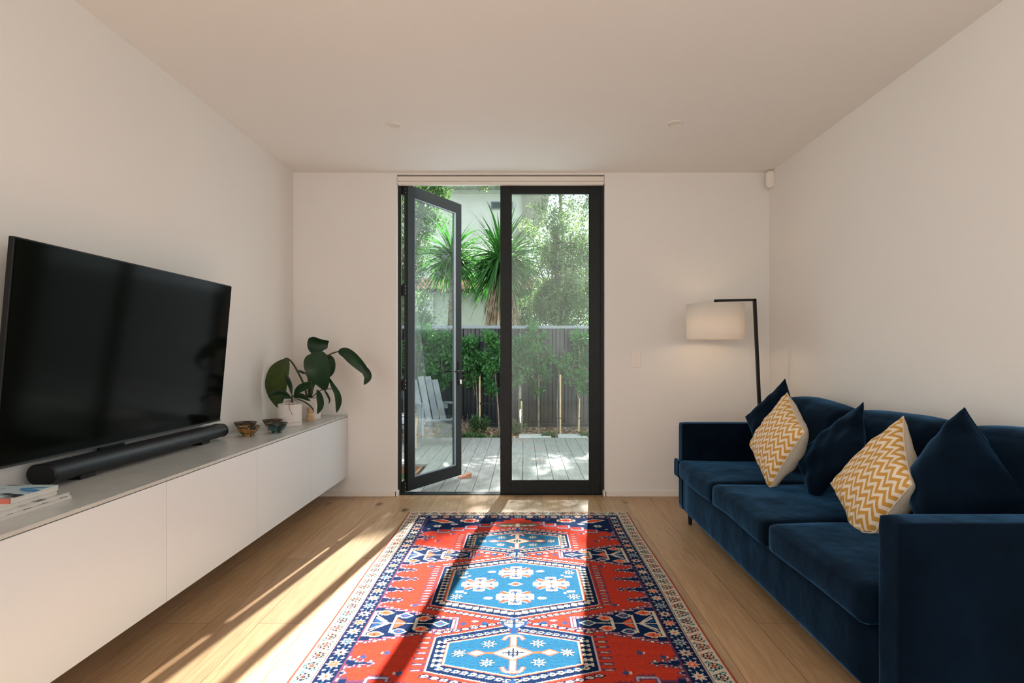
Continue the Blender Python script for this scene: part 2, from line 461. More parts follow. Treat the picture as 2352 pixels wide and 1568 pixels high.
# ------------------------------------------------------------------ small fittings
M_downglass = mat('downlight_glass', (.75, .72, .65), .4)
for (x, y, lab) in ((-.858, 3.70, 'round recessed white ceiling downlight above the television side of the room'),
                    (.991, 3.67, 'round recessed white ceiling downlight above the sofa side of the room')):
    t = thing('ceiling_downlight', lab, 'ceiling light', 'recessed ceiling downlights', (x, y, HC))
    MB().lathe((x, y, HC), [(.048, 0), (.048, -.004), (.044, -.006), (.037, -.004), (.037, -.0005)], 40).build('trim_ring', M_whitepl, t, smooth=True)
    MB().lathe((x, y, HC), [(.037, -.001), (.02, -.003), (.0005, -.0035)], 32).build('lens', M_downglass, t, smooth=True)

t = thing('light_switch', 'white light switch plate on the wall between door and floor lamp', 'switch', loc=(.936, YB, 1.14))
MB().box(.895, .977, YB - .008, YB, 1.077, 1.204).build('plate', M_whitepl, t, bevel=.003)
MB().box(.927, .945, YB - .0115, YB - .008, 1.128, 1.153).build('rocker', M_whitepl, t, bevel=.0015)

def rounded_slab(mb, m, hx, hz, depth, r, n=8):
    pts = []
    for cx, cz, a0 in ((hx - r, hz - r, 0), (-hx + r, hz - r, 90), (-hx + r, -hz + r, 180), (hx - r, -hz + r, 270)):
        for k in range(n + 1):
            a = math.radians(a0 + 90 * k / n); pts.append((cx + r * math.cos(a), cz + r * math.sin(a)))
    k = len(pts)
    v = []
    for (sc, y) in ((1, 0), (1, -depth * .7), (.93, -depth * .9), (.8, -depth)):
        v += [m @ Vector((x * sc, y, z * (1 - (1 - sc) * hx / hz))) for x, z in pts]
    f = [tuple(range(k))]
    for j in range(3):
        f += [(j * k + i, j * k + (i + 1) % k, (j + 1) * k + (i + 1) % k, (j + 1) * k + i) for i in range(k)]
    f.append(tuple(3 * k + i for i in range(k)))
    mb.add(v, f)
cx = P(1772, 412, 4.60)
t = thing('motion_sensor', 'small white alarm motion sensor high in the corner above the sofa', 'sensor', loc=cx)
w = MB(); rounded_slab(w, Matrix.Translation(cx + Vector((.002, .022, 0))) @ Matrix.Rotation(math.radians(-28), 4, 'Z'), .034, .07, .045, .03)
w.build('housing', M_whitepl, t, smooth=False, bevel=.003)
w = MB(); w.lathe((cx.x - .006, cx.y - .030, cx.z - .042), [(.0005, -.003), (.003, 0), (.0005, .003)], 10); w.build('indicator_lens', mat('indicator', (.9, .9, .85), .2), t)

# ------------------------------------------------------------------ media cabinets
CX = -1.468; CT, CB = .681, .172
seams = [.74, 1.52, 2.30, 3.083, 3.865, YB - .004]
names = ['white handleless media cabinet nearest the viewer, under the books', 'white wall-hung media cabinet below the near end of the black soundbar',
         'white wall-hung media cabinet below the far end of the television', 'white wall-hung media cabinet under the painted bowls',
         'white wall-hung media cabinet at the far wall, under the potted plants']
for i in range(5):
    y0, y1 = seams[i], seams[i + 1]
    t = thing('media_cabinet', names[i], 'cabinet', 'wall-hung white media cabinets', (XL, (y0 + y1) / 2, CB))
    MB().box(XL + .001, CX - .02, y0 + .0005, y1 - .0005, CB, CT - .014).build('body', M_cab, t)
    MB().box(CX - .018, CX, y0 + .0015, y1 - .0015, CB - .002, CT - .017).build('door', M_cab, t, bevel=.001)
tp = MB().box(XL + .001, CX + .001, seams[0], YB - .003, CT - .013, CT).build('cabinet_top', M_top, None, bevel=.001)
tag(tp, 'long pale grey continuous top running over the white media cabinets', 'countertop')

# ------------------------------------------------------------------ television and soundbar
tvB = Vector((-1.845, 0, .783)); tvT = Vector((-1.773, 0, 1.600))
ny0, ny1 = 1.951, 3.40
up = (tvT - tvB).normalized(); nrm = Vector((0, 1, 0)).cross(up).normalized()   # toward the room
if nrm.x < 0: nrm = -nrm
cen = (tvB + tvT) / 2 + Vector((0, (ny0 + ny1) / 2, 0)); hh = (tvT - tvB).length / 2; hw = (ny1 - ny0) / 2
MT = Matrix.Translation(cen) @ Matrix((Vector((0, 1, 0)), nrm, up)).transposed().to_4x4()
t = thing('television', 'large black flat screen television tilted down from the left wall', 'television', loc=(cen.x, cen.y, tvB.z))
MB().obox(MT @ Matrix.Translation((0, -.0135, 0)), hw, .0115, hh).build('housing', M_black, t, bevel=.003)
MB().obox(MT @ Matrix.Translation((0, -.0005, .003)), hw - .005, .0015, hh - .009).build('screen', M_blackgloss, t)
w = MB(); w.obox(MT @ Matrix.Translation((0, .0, -hh + .004)), hw, .003, .004); w.build('lower_trim', mat('dark_trim', (.03, .035, .038), .35), t)
w = MB(); w.obox(MT @ Matrix.Translation((-.15, -.016, -hh - .010)), .075, .008, .011); w.build('sensor_housing', M_black, t, bevel=.002)
MB().box(XL + .001, XL + .075, 2.45, 2.95, 1.05, 1.35).build('wall_bracket', M_blackmetal, t)

t = thing('soundbar', 'long black rounded soundbar lying on the cabinet top under the television', 'speaker', loc=(-1.82, 2.72, CT))
def oval(y, hx, hz, zc, xc=-1.82, n=40):
    r = min(hx, hz); pts = []
    for k in range(n):
        a = 2 * math.pi * k / n
        pts.append(((hx - r) * (1 if math.cos(a) > 0 else -1) + xc + r * math.cos(a), y, zc + r * math.sin(a)))
    return pts
def loft(rings, caps=True):
    n = len(rings[0]); v = [p for r in rings for p in r]; f = []
    for i in range(len(rings) - 1):
        f += [(i * n + k, i * n + (k + 1) % n, (i + 1) * n + (k + 1) % n, (i + 1) * n + k) for k in range(n)]
    if caps: f.append(tuple(range(n))); f.append(tuple((len(rings) - 1) * n + k for k in range(n)))
    return MB().add(v, f)
ZC = CT + .052
loft([oval(2.117, .055, .038, ZC), oval(3.335, .055, .038, ZC)]).build('grille', M_fabricblk, t, smooth=False, bevel=.001)
loft([oval(2.107, .053, .036, ZC), oval(2.110, .0565, .0395, ZC), oval(2.117, .0565, .0395, ZC)]).build('end_cap', M_black, t)
loft([oval(3.335, .0565, .0395, ZC), oval(3.342, .0565, .0395, ZC), oval(3.345, .053, .036, ZC)]).build('end_cap', M_black, t)
for y in (2.3, 3.15): MB().box(-1.85, -1.79, y - .04, y + .04, CT, CT + .016).build('foot', M_black, t)

# ------------------------------------------------------------------ books
M_page = mottled('book_pages', (.55, .52, .47), (.66, .63, .58), 30, .8, stretch=(1, 1, 60))
M_white = mat('white_card', (.72, .69, .66), .5)
M_coral = mat('coral_cloth', (.48, .12, .085), .6)
def art(name, cols, scale, stretch, seed=0):
    m = mat(name, (.5, .5, .5), .35)
    N, L, p = nodes(m)
    tc = N.new('ShaderNodeTexCoord'); mp = N.new('ShaderNodeMapping'); mp.inputs['Scale'].default_value = stretch; mp.inputs['Location'].default_value = (seed, seed * .7, 0)
    mp.inputs['Rotation'].default_value = (0, 0, .5)
    L.new(tc.outputs['Object'], mp.inputs[0])
    n = N.new('ShaderNodeTexNoise'); n.inputs['Scale'].default_value = scale; n.inputs['Detail'].default_value = 3; L.new(mp.outputs[0], n.inputs['Vector'])
    r = N.new('ShaderNodeValToRGB'); r.color_ramp.interpolation = 'LINEAR'
    while len(r.color_ramp.elements) < len(cols): r.color_ramp.elements.new(.5)
    for i, (pos, c) in enumerate(cols):
        r.color_ramp.elements[i].position = pos; r.color_ramp.elements[i].color = (*c, 1)
    L.new(n.outputs['Fac'], r.inputs[0]); L.new(r.outputs[0], p.inputs['Base Color'])
    return m
M_art = art('painted_cover', [(.0, (.02, .02, .02)), (.36, (.03, .04, .05)), (.42, (.45, .56, .60)), (.54, (.42, .55, .60)), (.58, (.03, .16, .42)), (.66, (.10, .35, .55)), (.70, (.35, .14, .08))], 11, (.6, 1.7, 1), 3)
M_bw = art('black_white_cover', [(.0, (.02, .02, .02)), (.45, (.04, .04, .04)), (.52, (.5, .5, .48)), (.7, (.6, .6, .58))], 22, (.4, 1.6, 1), 1)
def book(x0, x1, y0, y1, z0, z1, label, cover, spine_m, ct=.0018, spine=True):
    t = thing('book', label, 'book', 'books stacked on the cabinet top', ((x0 + x1) / 2, (y0 + y1) / 2, z0))
    MB().box(x0 + .002, x1 - .001, y0 + .004, y1 - .001, z0 + ct, z1 - ct).build('pages', M_page, t)
    MB().box(x0, x1, y0, y1, z1 - ct, z1).build('front_cover', cover, t)
    MB().box(x0, x1, y0, y1, z0, z0 + ct).build('back_cover', M_white, t)
    if spine: MB().box(x0, x1 - .0, y0 - .002, y0 + .003, z0, z1).build('spine', spine_m, t)
book(-1.885, -1.596, 1.62, 1.976, CT, CT + .011, 'thin white book lying at the bottom of the stack on the cabinet', M_bw, M_white, .001)
book(-1.885, -1.600, 1.64, 1.972, CT + .0112, CT + .022, 'thin book with dark photographic cover, second from the bottom of the stack', M_bw, M_white, .001)
book(-1.89, -1.620, 1.705, 1.943, CT + .0222, CT + .037, 'grey book with coral spine just below the painted book', M_white, M_coral, .0015)
book(-1.89, -1.617, 1.76, 1.945, CT + .0372, CT + .0535, 'white book with blue painted cover and coral spine on top of the stack', M_art, M_coral, .0018)

# ------------------------------------------------------------------ bowls
def bowl_mat(name, base, c2, c3):
    m = mat(name, base, .3)
    N, L, p = nodes(m)
    tc = N.new('ShaderNodeTexCoord')
    vo = N.new('ShaderNodeTexVoronoi'); vo.inputs['Scale'].default_value = 34; L.new(tc.outputs['Object'], vo.inputs['Vector'])
    r = N.new('ShaderNodeValToRGB')
    r.color_ramp.interpolation = 'CONSTANT'
    r.color_ramp.elements[0].position = 0; r.color_ramp.elements[0].color = (*c2, 1)
    r.color_ramp.elements[1].position = .18; r.color_ramp.elements[1].color = (*c3, 1)
    e = r.color_ramp.elements.new(.28); e.color = (*base, 1)
    e = r.color_ramp.elements.new(.62); e.color = (.02, .02, .015, 1)
    L.new(vo.outputs['Distance'], r.inputs[0]); L.new(r.outputs[0], p.inputs['Base Color'])
    return m
M_rim = mat('dark_glaze_rim', (.035, .018, .012), .25)
for (px, py, Y, D, base, c2, c3, lab) in (
    (570, 0, 3.46, .132, (.33, .16, .03), (.35, .05, .03), (.03, .03, .06), 'yellow painted footed bowl, front left of the four bowls'),
    (563.5, 0, 3.66, .136, (.16, .07, .03), (.35, .2, .05), (.03, .03, .05), 'brown patterned bowl half hidden behind the yellow painted bowl'),
    (636, 0, 3.61, .126, (.03, .12, .11), (.45, .32, .28), (.02, .04, .08), 'teal painted footed bowl with pink rosettes, front right bowl'),
    (626.5, 0, 3.79, .127, (.20, .11, .03), (.25, .05, .03), (.03, .03, .05), 'brown painted bowl half hidden behind the teal bowl')):
    x = (px - VX) * Y / F; R = D / 2; H = .062
    t = thing('painted_bowl', lab, 'bowl', 'painted bowls on the cabinet top', (x, Y, CT))
    prof = [(.001, 0), (R * .50, 0), (R * .50, .006), (R * .44, .010), (R * .62, .018), (R * .82, .034), (R * .94, .050), (R * 1.0, H - .003)]
    MB().lathe((x, Y, CT), prof + [(R * .97, H - .003), (R * .90, .048), (R * .75, .032), (R * .4, .016), (.001, .014)], 40).build('bowl_body', bowl_mat('bowl_glaze', base, c2, c3) if False else bowl_mat('bowl_glaze_%d' % int(px), base, c2, c3), t, smooth=True)
    MB().lathe((x, Y, CT), [(R * .99, H - .007), (R * 1.01, H - .005), (R * 1.01, H), (R * .97, H + .0005), (R * .965, H - .006)], 40).build('rim', M_rim, t, smooth=True)

# ------------------------------------------------------------------ pot plants
def spline(pts, n=14):
    pts = [Vector(p) for p in pts]
    if len(pts) == 2: return [pts[0].lerp(pts[1], i / n) for i in range(n + 1)]
    ext = [pts[0] * 2 - pts[1]] + pts + [pts[-1] * 2 - pts[-2]]
    out = []; m = len(pts) - 1
    for i in range(n + 1):
        s = i / n * m; k = min(int(s), m - 1); u = s - k
        a, b, c, d = ext[k:k + 4]
        out.append(.5 * ((2 * b) + (-a + c) * u + (2 * a - 5 * b + 4 * c - d) * u * u + (-a + 3 * b - 3 * c + d) * u ** 3))
    return out
def leaf(mb, pts, w, side, fold=.25, n=16, peak=.4, wave=0, blunt=0):
    """blade along the spline, 'side' is the across direction, w the full width"""
    c = spline(pts, n); v = []; f = []
    for i, p in enumerate(c):
        u = i / n
        t = (c[min(i + 1, n)] - c[max(i - 1, 0)]).normalized()
        s = Vector(side); s = (s - t * s.dot(t)).normalized(); nn = t.cross(s)
        a = math.log(.5) / math.log(peak)
        prof = math.sin(math.pi * min(1, max(0, u)) ** a) ** .75 if 0 < u < 1 else .02
        if blunt and u > peak: prof = max(prof, (1 - blunt * (u - peak)) if u < .98 else .6)
        hw = w / 2 * prof
        for k, q in enumerate((-1, -.5, 0, .5, 1)):
            z = fold * hw * abs(q) + wave * hw * math.sin(u * 9 + q * 2)
            v.append(p + s * hw * q + nn * z)
    for i in range(n):
        for k in range(4):
            f.append((i * 5 + k, i * 5 + k + 1, (i + 1) * 5 + k + 1, (i + 1) * 5 + k))
    mb.add(v, f)

def plant_leaf(par, pts, w, side=(1, 0, 0), m=None, **k):
    mb = MB(); leaf(mb, pts, w, side, **k)
    o = mb.build('leaf', m or M_indoorleaf, par, smooth=True)
    return o
# rear pot with the big-leaved plant
c2 = Vector((-1.668, 4.36, CT))
t2 = thing('potted_plant', 'tall broad-leaved green plant with drooping leaves in the rear white pot', 'plant', loc=c2)
MB().lathe(c2, [(.001, 0), (.076, 0), (.081, .004), (.084, .165), (.079, .165), (.077, .15), (.001, .148)], 40).build('pot', M_ceramic, t2, smooth=False, bevel=.002)
MB().lathe(c2, [(.076, .1505), (.04, .156), (.001, .157)], 20).build('soil', M_soil, t2)
def Q(*a): return [P(*x) for x in a]
st = MB()
def stem(mb, pts, r0, r1):
    c = spline(pts, 12); mb.tube(c, [r0 + (r1 - r0) * i / 12 for i in range(13)], 8)
st = MB(); stem(st, Q((706, 912, 4.34), (696, 878, 4.30), (675, 838, 4.24), (662, 824, 4.2), (654, 823, 4.18)), .009, .005); st.build('stem', M_stem, t2, smooth=True)
st = MB(); stem(st, Q((711, 912, 4.37), (712, 880, 4.36), (713, 850, 4.35), (722, 826, 4.33), (731, 818, 4.32)), .012, .006); st.build('stem', M_stem, t2, smooth=True)
st = MB(); stem(st, Q((714, 912, 4.36), (722, 880, 4.34), (738, 835, 4.32), (756, 815, 4.3), (776, 807, 4.28)), .008, .005); st.build('stem', M_stem, t2, smooth=True)
st = MB(); stem(st, Q((712, 912, 4.33), (718, 885, 4.28), (722, 850, 4.22), (716, 812, 4.2)), .009, .005); st.build('stem', M_stem, t2, smooth=True)
st = MB(); stem(st, Q((716, 912, 4.33), (735, 897, 4.28), (752, 893, 4.25), (763, 893, 4.22)), .004, .003); st.build('stem', M_stem, t2, smooth=True)
st = MB(); stem(st, Q((712, 912, 4.33), (720, 888, 4.3), (730, 880, 4.25), (738, 888, 4.2)), .003, .002); st.build('stem', M_stem, t2, smooth=True)
st = MB(); stem(st, Q((708, 900, 4.33), (708, 868, 4.3), (700, 856, 4.3), (686, 852, 4.28)), .006, .007); st.build('stem', M_stem, t2, smooth=True)
plant_leaf(t2, Q((654, 823, 4.18), (645, 845, 4.13), (637, 880, 4.10), (636, 910, 4.12), (642, 940, 4.16)), .195, (1, -.25, .12), M_limeleaf, fold=.15, peak=.42)
plant_leaf(t2, Q((731, 819, 4.32), (727, 802, 4.31), (731, 786, 4.30), (738, 779, 4.25)), .155, (1, .15, -.1), fold=.1, peak=.55, blunt=.4)
plant_leaf(t2, Q((716, 811, 4.2), (724, 824, 4.16), (732, 848, 4.13), (741, 875, 4.14), (747, 898, 4.17)), .185, (1, -.1, -.15), fold=.22, peak=.42)
plant_leaf(t2, Q((742, 815, 4.33), (754, 828, 4.30), (758, 850, 4.28), (752, 870, 4.27)), .09, (1, .3, 0), fold=.2)
w = MB()
leaf(w, Q((776, 807, 4.28), (797, 811, 4.24), (820, 830, 4.22), (838, 850, 4.22), (850, 866, 4.24)), .092, (.5, -.1, .85), fold=.35, peak=.42, wave=.10)
leaf(w, Q((826, 836, 4.215), (839, 850, 4.22), (845, 866, 4.23), (836, 884, 4.25)), .062, (1, .1, .15), fold=.2, peak=.5)
w.build('leaf', M_indoorleaf, t2, smooth=True)
plant_leaf(t2, Q((750, 856, 4.2), (763, 882, 4.18), (776, 905, 4.18), (778, 925, 4.2), (773, 948, 4.22)), .055, (1, -.2, .1), fold=.25, peak=.6)
plant_leaf(t2, Q((728, 894, 4.2), (735, 912, 4.17), (737, 930, 4.17), (729, 951, 4.19)), .058, (1, -.2, .1), fold=.25, peak=.5)
plant_leaf(t2, Q((745, 896, 4.25), (752, 906, 4.24), (757, 918, 4.24), (755, 928, 4.25)), .018, (1, 0, .2), fold=.3)
plant_leaf(t2, Q((719, 880, 4.3), (722, 870, 4.25), (727, 858, 4.2), (733, 845, 4.2)), .05, (1, 0, .2), fold=.3)
plant_leaf(t2, Q((698, 858, 4.3), (690, 852, 4.29), (685, 851, 4.28)), .02, (0, .3, 1), fold=.3)

# front pot with the orchid
c1 = Vector((-1.667, 3.99, CT))
t1 = thing('potted_orchid', 'orchid with dark strap leaves and aerial roots in the front white pot with saucer', 'plant', loc=c1)
MB().lathe(c1, [(.001, 0), (.080, 0), (.081, .003), (.081, .021), (.079, .022), (.001, .022)], 40).build('saucer', M_ceramic, t1, bevel=.001)
MB().lathe(c1, [(.001, .0225), (.076, .0225), (.079, .026), (.0805, .152), (.076, .152), (.074, .138), (.001, .136)], 40).build('pot', M_ceramic, t1, bevel=.0015)
MB().lathe(c1, [(.073, .139), (.04, .146), (.001, .148)], 20).build('soil', M_soil, t1)
bc = (671, 915, 3.98)
o_ = dict(fold=.3, peak=.55)
plant_leaf(t1, Q(bc, (650, 902, 3.92), (630, 903, 3.88), (615, 911, 3.86)), .05, (.1, -.6, .8), **o_)
plant_leaf(t1, Q((674, 912, 3.98), (686, 895, 3.94), (704, 884, 3.90), (722, 879, 3.88)), .055, (-.4, -.3, .8), **o_)
plant_leaf(t1, Q((675, 914, 3.98), (690, 908, 3.92), (706, 912, 3.88), (714, 921, 3.86)), .055, (0, -.6, .8), **o_)
plant_leaf(t1, Q((673, 915, 3.98), (695, 920, 3.9), (714, 932, 3.86), (720, 942, 3.86), (719, 947, 3.87)), .018, (.2, -.5, .8), **o_)
plant_leaf(t1, Q(bc, (655, 912, 3.9), (643, 918, 3.86), (634, 927, 3.85)), .03, (.1, -.6, .8), **o_)
plant_leaf(t1, Q((671, 910, 3.98), (667, 890, 3.97), (661, 872, 3.95), (655, 858, 3.94)), .035, (1, 0, .2), **o_)
w = MB(); stem(w, Q((671, 924, 3.98), (671, 916, 3.98), (672, 908, 3.98)), .007, .008); w.build('stem', M_stem, t1, smooth=True)
w = MB(); stem(w, Q((670, 920, 3.96), (665, 922, 3.90), (664, 935, 3.895), (668, 945, 3.895), (672, 953, 3.895)), .0022, .0014); w.build('aerial_root', M_root, t1, smooth=True)
w = MB(); stem(w, Q((670, 920, 3.96), (660, 921, 3.93), (655, 925, 3.91)), .0022, .0015); w.build('aerial_root', M_root, t1, smooth=True)
w = MB(); stem(w, Q((672, 918, 3.96), (680, 919, 3.92), (683, 924, 3.90)), .0022, .0015); w.build('aerial_root', M_root, t1, smooth=True)
w = MB(); stem(w, Q((670, 918, 3.96), (668, 921, 3.91), (673, 926, 3.90)), .0022, .0015); w.build('aerial_root', M_root, t1, smooth=True)

x, y = -1.598, 4.19
w = MB(); w.lathe((x, y, CT), [(.001, 0), (.027, 0), (.029, .004), (.029, .030), (.0275, .036), (.029, .042), (.028, .052), (.021, .060), (.0185, .068), (.021, .076), (.0245, .090), (.0235, .103), (.018, .107), (.001, .107)], 32)
tag(w.build('wooden_diffuser', M_woodturn, None, smooth=True), 'small turned wooden bottle standing between the two white plant pots', 'ornament')

# ------------------------------------------------------------------ soft shapes
def soft_box(x0, x1, y0, y1, z0, z1, r=.03, bulge=(0, 0, 0), n=14, warp=None):
    """rounded box with bulging faces, each face a grid"""
    c = Vector(((x0 + x1) / 2, (y0 + y1) / 2, (z0 + z1) / 2)); h = Vector(((x1 - x0) / 2, (y1 - y0) / 2, (z1 - z0) / 2))
    bm = bmesh.new()
    bmesh.ops.create_cube(bm, size=2)
    bmesh.ops.subdivide_edges(bm, edges=bm.edges, cuts=n, use_grid_fill=True)
    for v in bm.verts:
        p = v.co.copy()
        # concentrate grid lines near the edges
        q = Vector([math.copysign(1 - (1 - abs(a)) ** 1.25, a) for a in p])
        w_ = Vector((q.x * h.x, q.y * h.y, q.z * h.z))
        i = Vector([max(-h[k] + r, min(h[k] - r, w_[k])) for k in range(3)])
        d = w_ - i
        if d.length > 1e-9: w2 = i + d.normalized() * r
        else: w2 = w_
        bx = (1 - q.y ** 2) * (1 - q.z ** 2); by = (1 - q.x ** 2) * (1 - q.z ** 2); bz = (1 - q.x ** 2) * (1 - q.y ** 2)
        w2 += Vector((bulge[0] * bx * q.x, bulge[1] * by * q.y, bulge[2] * bz * q.z))
        w2 += c
        if warp: w2 = warp(w2)
        v.co = w2
    mb = MB(); bm.verts.index_update()
    mb.add([v.co for v in bm.verts], [[v.index for v in f.verts] for f in bm.faces]); bm.free()
    return mb

# ------------------------------------------------------------------ sofa
SX0 = 1.105; SY0, SY1 = 1.636, 4.0
sofa = thing('sofa', 'long navy blue velvet three-seat sofa along the right wall', 'sofa', loc=(1.5, 2.82, 0))
soft_box(SX0, 1.98, SY0 + .115, SY1 - .1, .10, .318, .015, (.004, 0, 0), 8).build('base', M_velvet, sofa, smooth=True)
soft_box(SX0, 2.0, SY1 - .1, SY1, .10, .704, .014, (0, .004, 0), 10).build('arm', M_velvet, sofa, smooth=True)
soft_box(SX0, 2.0, SY0, SY0 + .115, .10, .692, .014, (0, .004, 0), 10).build('arm', M_velvet, sofa, smooth=True)
soft_box(1.86, 2.0, SY0 + .118, SY1 - .103, .318, .76, .03, (0, 0, 0), 8).build('back_frame', M_velvet, sofa, smooth=True)
ys = [1.765, 2.47, 3.20, 3.985]
def cush_warp(seed):
    a = random.uniform(0, 6)
    return lambda p: p + Vector((.004 * math.sin(p.y * 9 + a), .003 * math.sin(p.x * 8 + a), .005 * math.sin(p.x * 7 + a) * math.cos(p.y * 8 + a)))
for i in range(3):
    y0, y1 = ys[i], ys[i + 1]
    if i == 2: y1 = SY1 - .104
    mb = soft_box(1.072, 1.80, y0 + .004, y1 - .004, .322, .448, .028, (.012, .004, .020), 14, cush_warp(i))
    if i == 2:   # wraps in front of the far arm
        mb2 = soft_box(1.072, SX0 - .004, y1 - .02, SY1 + .004, .324, .446, .015, (.0, .0, .0), 8)
        n = len(mb.v); mb.v += mb2.v; mb.f += [tuple(a + n for a in f) for f in mb2.f]
    sc = mb.build('seat_cushion', M_velvet, sofa, smooth=True)
    # stitched seam along the front upper edge
    w = MB(); w.tube([(1.088 + .004 * math.sin(y * 9), y, .4505 + .003 * math.sin(math.pi * (y - y0) / (y1 - y0))) for y in np.linspace(y0 + .03, y1 - .03, 24)], .0016, 6)
    w.build('seam', M_velvet2, sc)
for i, (y0, y1) in enumerate(((1.76, 2.42), (2.42, 3.15), (3.15, 3.89))):
    a = i * 2.1
    def wp(p, a=a, y0=y0, y1=y1):
        u = (p.z - .46) / .44; v = (p.y - y0) / (y1 - y0)
        dz = u * (.010 * math.sin(a + v * 4) - .025 * (2 * v - 1) ** 4)
        return p + Vector((u * .11 + .006 * math.sin(p.z * 14 + p.y * 6 + a), 0, dz))
    soft_box(1.66, 1.86, y0 + .003, y1 - .003, .46, .89, .06, (.02, .004, .015), 14, wp).build('back_cushion', M_velvet, sofa, smooth=True)
for (x, y) in ((1.16, 3.90), (1.16, 1.75), (1.9, 3.90), (1.9, 1.75)):
    w = MB(); w.lathe((x, y, 0), [(.001, 0), (.011, 0), (.011, .006), (.013, .008), (.018, .10)], 16)
    w.build('leg', M_blackmetal, sofa, smooth=False)

# ------------------------------------------------------------------ scatter cushions
def pillow(corners, th, n=26, pinch=.07, crumple=.006, seed=0, back=1.0):
    """corners top, right, bottom, left; returns front and back mesh builders + edge loop"""
    T, R_, B_, L_ = [Vector(c) for c in corners]
    nor = (R_ - L_).cross(T - B_).normalized()
    cc = (T + R_ + B_ + L_) / 4
    if nor.dot(Vector((0, 0, CH)) - cc) < 0: nor = -nor
    r = random.Random(seed); ph = [r.uniform(0, 6) for _ in range(8)]
    def pt(u, v, s):
        # u,v in -1..1 ; corners: T(-1,1)... walk T,R,B,L
        a = (1 + u) / 2; b = (1 + v) / 2
        # concave edges
        uu = u * (1 - pinch * (1 - v * v) * abs(u) ** 2); vv = v * (1 - pinch * (1 - u * u) * abs(v) ** 2)
        a = (1 + uu) / 2; b = (1 + vv) / 2
        p = T * (1 - a) * (1 - b) + R_ * a * (1 - b) + B_ * a * b + L_ * (1 - a) * b
        e = max(0, (1 - u * u) * (1 - v * v))
        h = th / 2 * e ** .42 * (1 if s > 0 else back)
        k = crumple * e ** .3 * (math.sin(7 * u + 3 * v + ph[0]) + .7 * math.sin(11 * v - 5 * u + ph[1]) + .5 * math.sin(17 * u * v + ph[2])) * (1.6 - e)
        k += crumple * .9 * e ** .5 * math.sin(22 * (u - v) + ph[3]) * max(0, v)
        q = p + nor * (s * h + k)
        zf = .462 + .004 * s
        if q.z < zf + .03: q.z = zf + .03 * math.exp((q.z - zf - .03) / .03) * .6 + (.012 if q.z > zf else 0) * 0
        return q
    res = []
    for s in (1, -1):
        mb = MB(); vv = []; ff = []; uvs = []
        g = [math.sin(math.pi / 2 * (-1 + 2 * i / n)) for i in range(n + 1)]
        for j in range(n + 1):
            for i in range(n + 1): vv.append(pt(g[i], g[j], s))
        for j in range(n):
            for i in range(n):
                q = (j * (n + 1) + i, j * (n + 1) + i + 1, (j + 1) * (n + 1) + i + 1, (j + 1) * (n + 1) + i)
                ff.append(q); uvs.append([((1 + g[k % (n + 1)]) / 2, (1 + g[k // (n + 1)]) / 2) for k in q])
        mb.add(vv, ff, uvs); res.append(mb)
    g = [-1 + 2 * i / 20 for i in range(20)]
    loop = [pt(a, -1, 0) for a in g] + [pt(1, a, 0) for a in g] + [pt(-a, 1, 0) for a in g] + [pt(-1, -a, 0) for a in g]
    loop.append(loop[0])
    return res[0], res[1], loop

def chevron():
    m = mat('mustard_chevron', (.7, .6, .5), .85)
    N, L, p = nodes(m)
    uv = N.new('ShaderNodeUVMap'); sep = N.new('ShaderNodeSeparateXYZ'); L.new(uv.outputs[0], sep.inputs[0])
    def math_(op, a, b=None):
        x = N.new('ShaderNodeMath'); x.operation = op
        for i, q in enumerate((a, b)):
            if q is None: continue
            if isinstance(q, (int, float)): x.inputs[i].default_value = q
            else: L.new(q, x.inputs[i])
        return x.outputs[0]
    nz = N.new('ShaderNodeTexNoise'); nz.inputs['Scale'].default_value = 60; L.new(uv.outputs[0], nz.inputs['Vector'])
    tri = math_('PINGPONG', math_('MULTIPLY', sep.outputs['X'], 7.2), .5)
    ph = math_('ADD', math_('MULTIPLY', sep.outputs['Y'], 9.2), math_('MULTIPLY', tri, 1.75))
    ph = math_('ADD', ph, math_('MULTIPLY', nz.outputs['Fac'], .09))
    fr_ = math_('FRACT', ph)
    st_ = math_('GREATER_THAN', fr_, .48)
    mx = N.new('ShaderNodeMixRGB'); L.new(st_, mx.inputs[0])
    mx.inputs[1].default_value = (.72, .62, .50, 1); mx.inputs[2].default_value = (.52, .265, .045, 1)
    L.new(mx.outputs[0], p.inputs['Base Color'])
    b = N.new('ShaderNodeBump'); b.inputs['Strength'].default_value = .5; b.inputs['Distance'].default_value = .002
    L.new(st_, b.inputs['Height']); L.new(b.outputs[0], p.inputs['Normal'])
    return m
M_chev = chevron()
M_linen = mottled('natural_linen', (.56, .48, .38), (.62, .54, .44), 120, .9, bump=.2)

def blue_cushion(corners, th, label, seed):
    t = thing('scatter_cushion', label, 'cushion', 'cushions on the sofa', Vector(corners[2]))
    a, b, lp = pillow(corners, th, seed=seed, crumple=.005)
    n = len(a.v); a.v += b.v; a.f += [tuple(k + n for k in f) for f in b.f]; a.uv = {}
    a.build('cover', M_velvet, t, smooth=True)
    MB().tube(lp, .0025, 6, False).build('edge_seam', M_velvet2, t, smooth=True)
def chevron_cushion(corners, th, label, seed):
    t = thing('scatter_cushion', label, 'cushion', 'cushions on the sofa', Vector(corners[2]))
    a, b, lp = pillow(corners, th, seed=seed, crumple=.004, back=1.9)
    a.build('front_panel', M_chev, t, smooth=True); b.build('back_panel', M_linen, t, smooth=True)
    MB().tube(lp, .003, 6, False).build('edge_seam', M_linen, t, smooth=True)

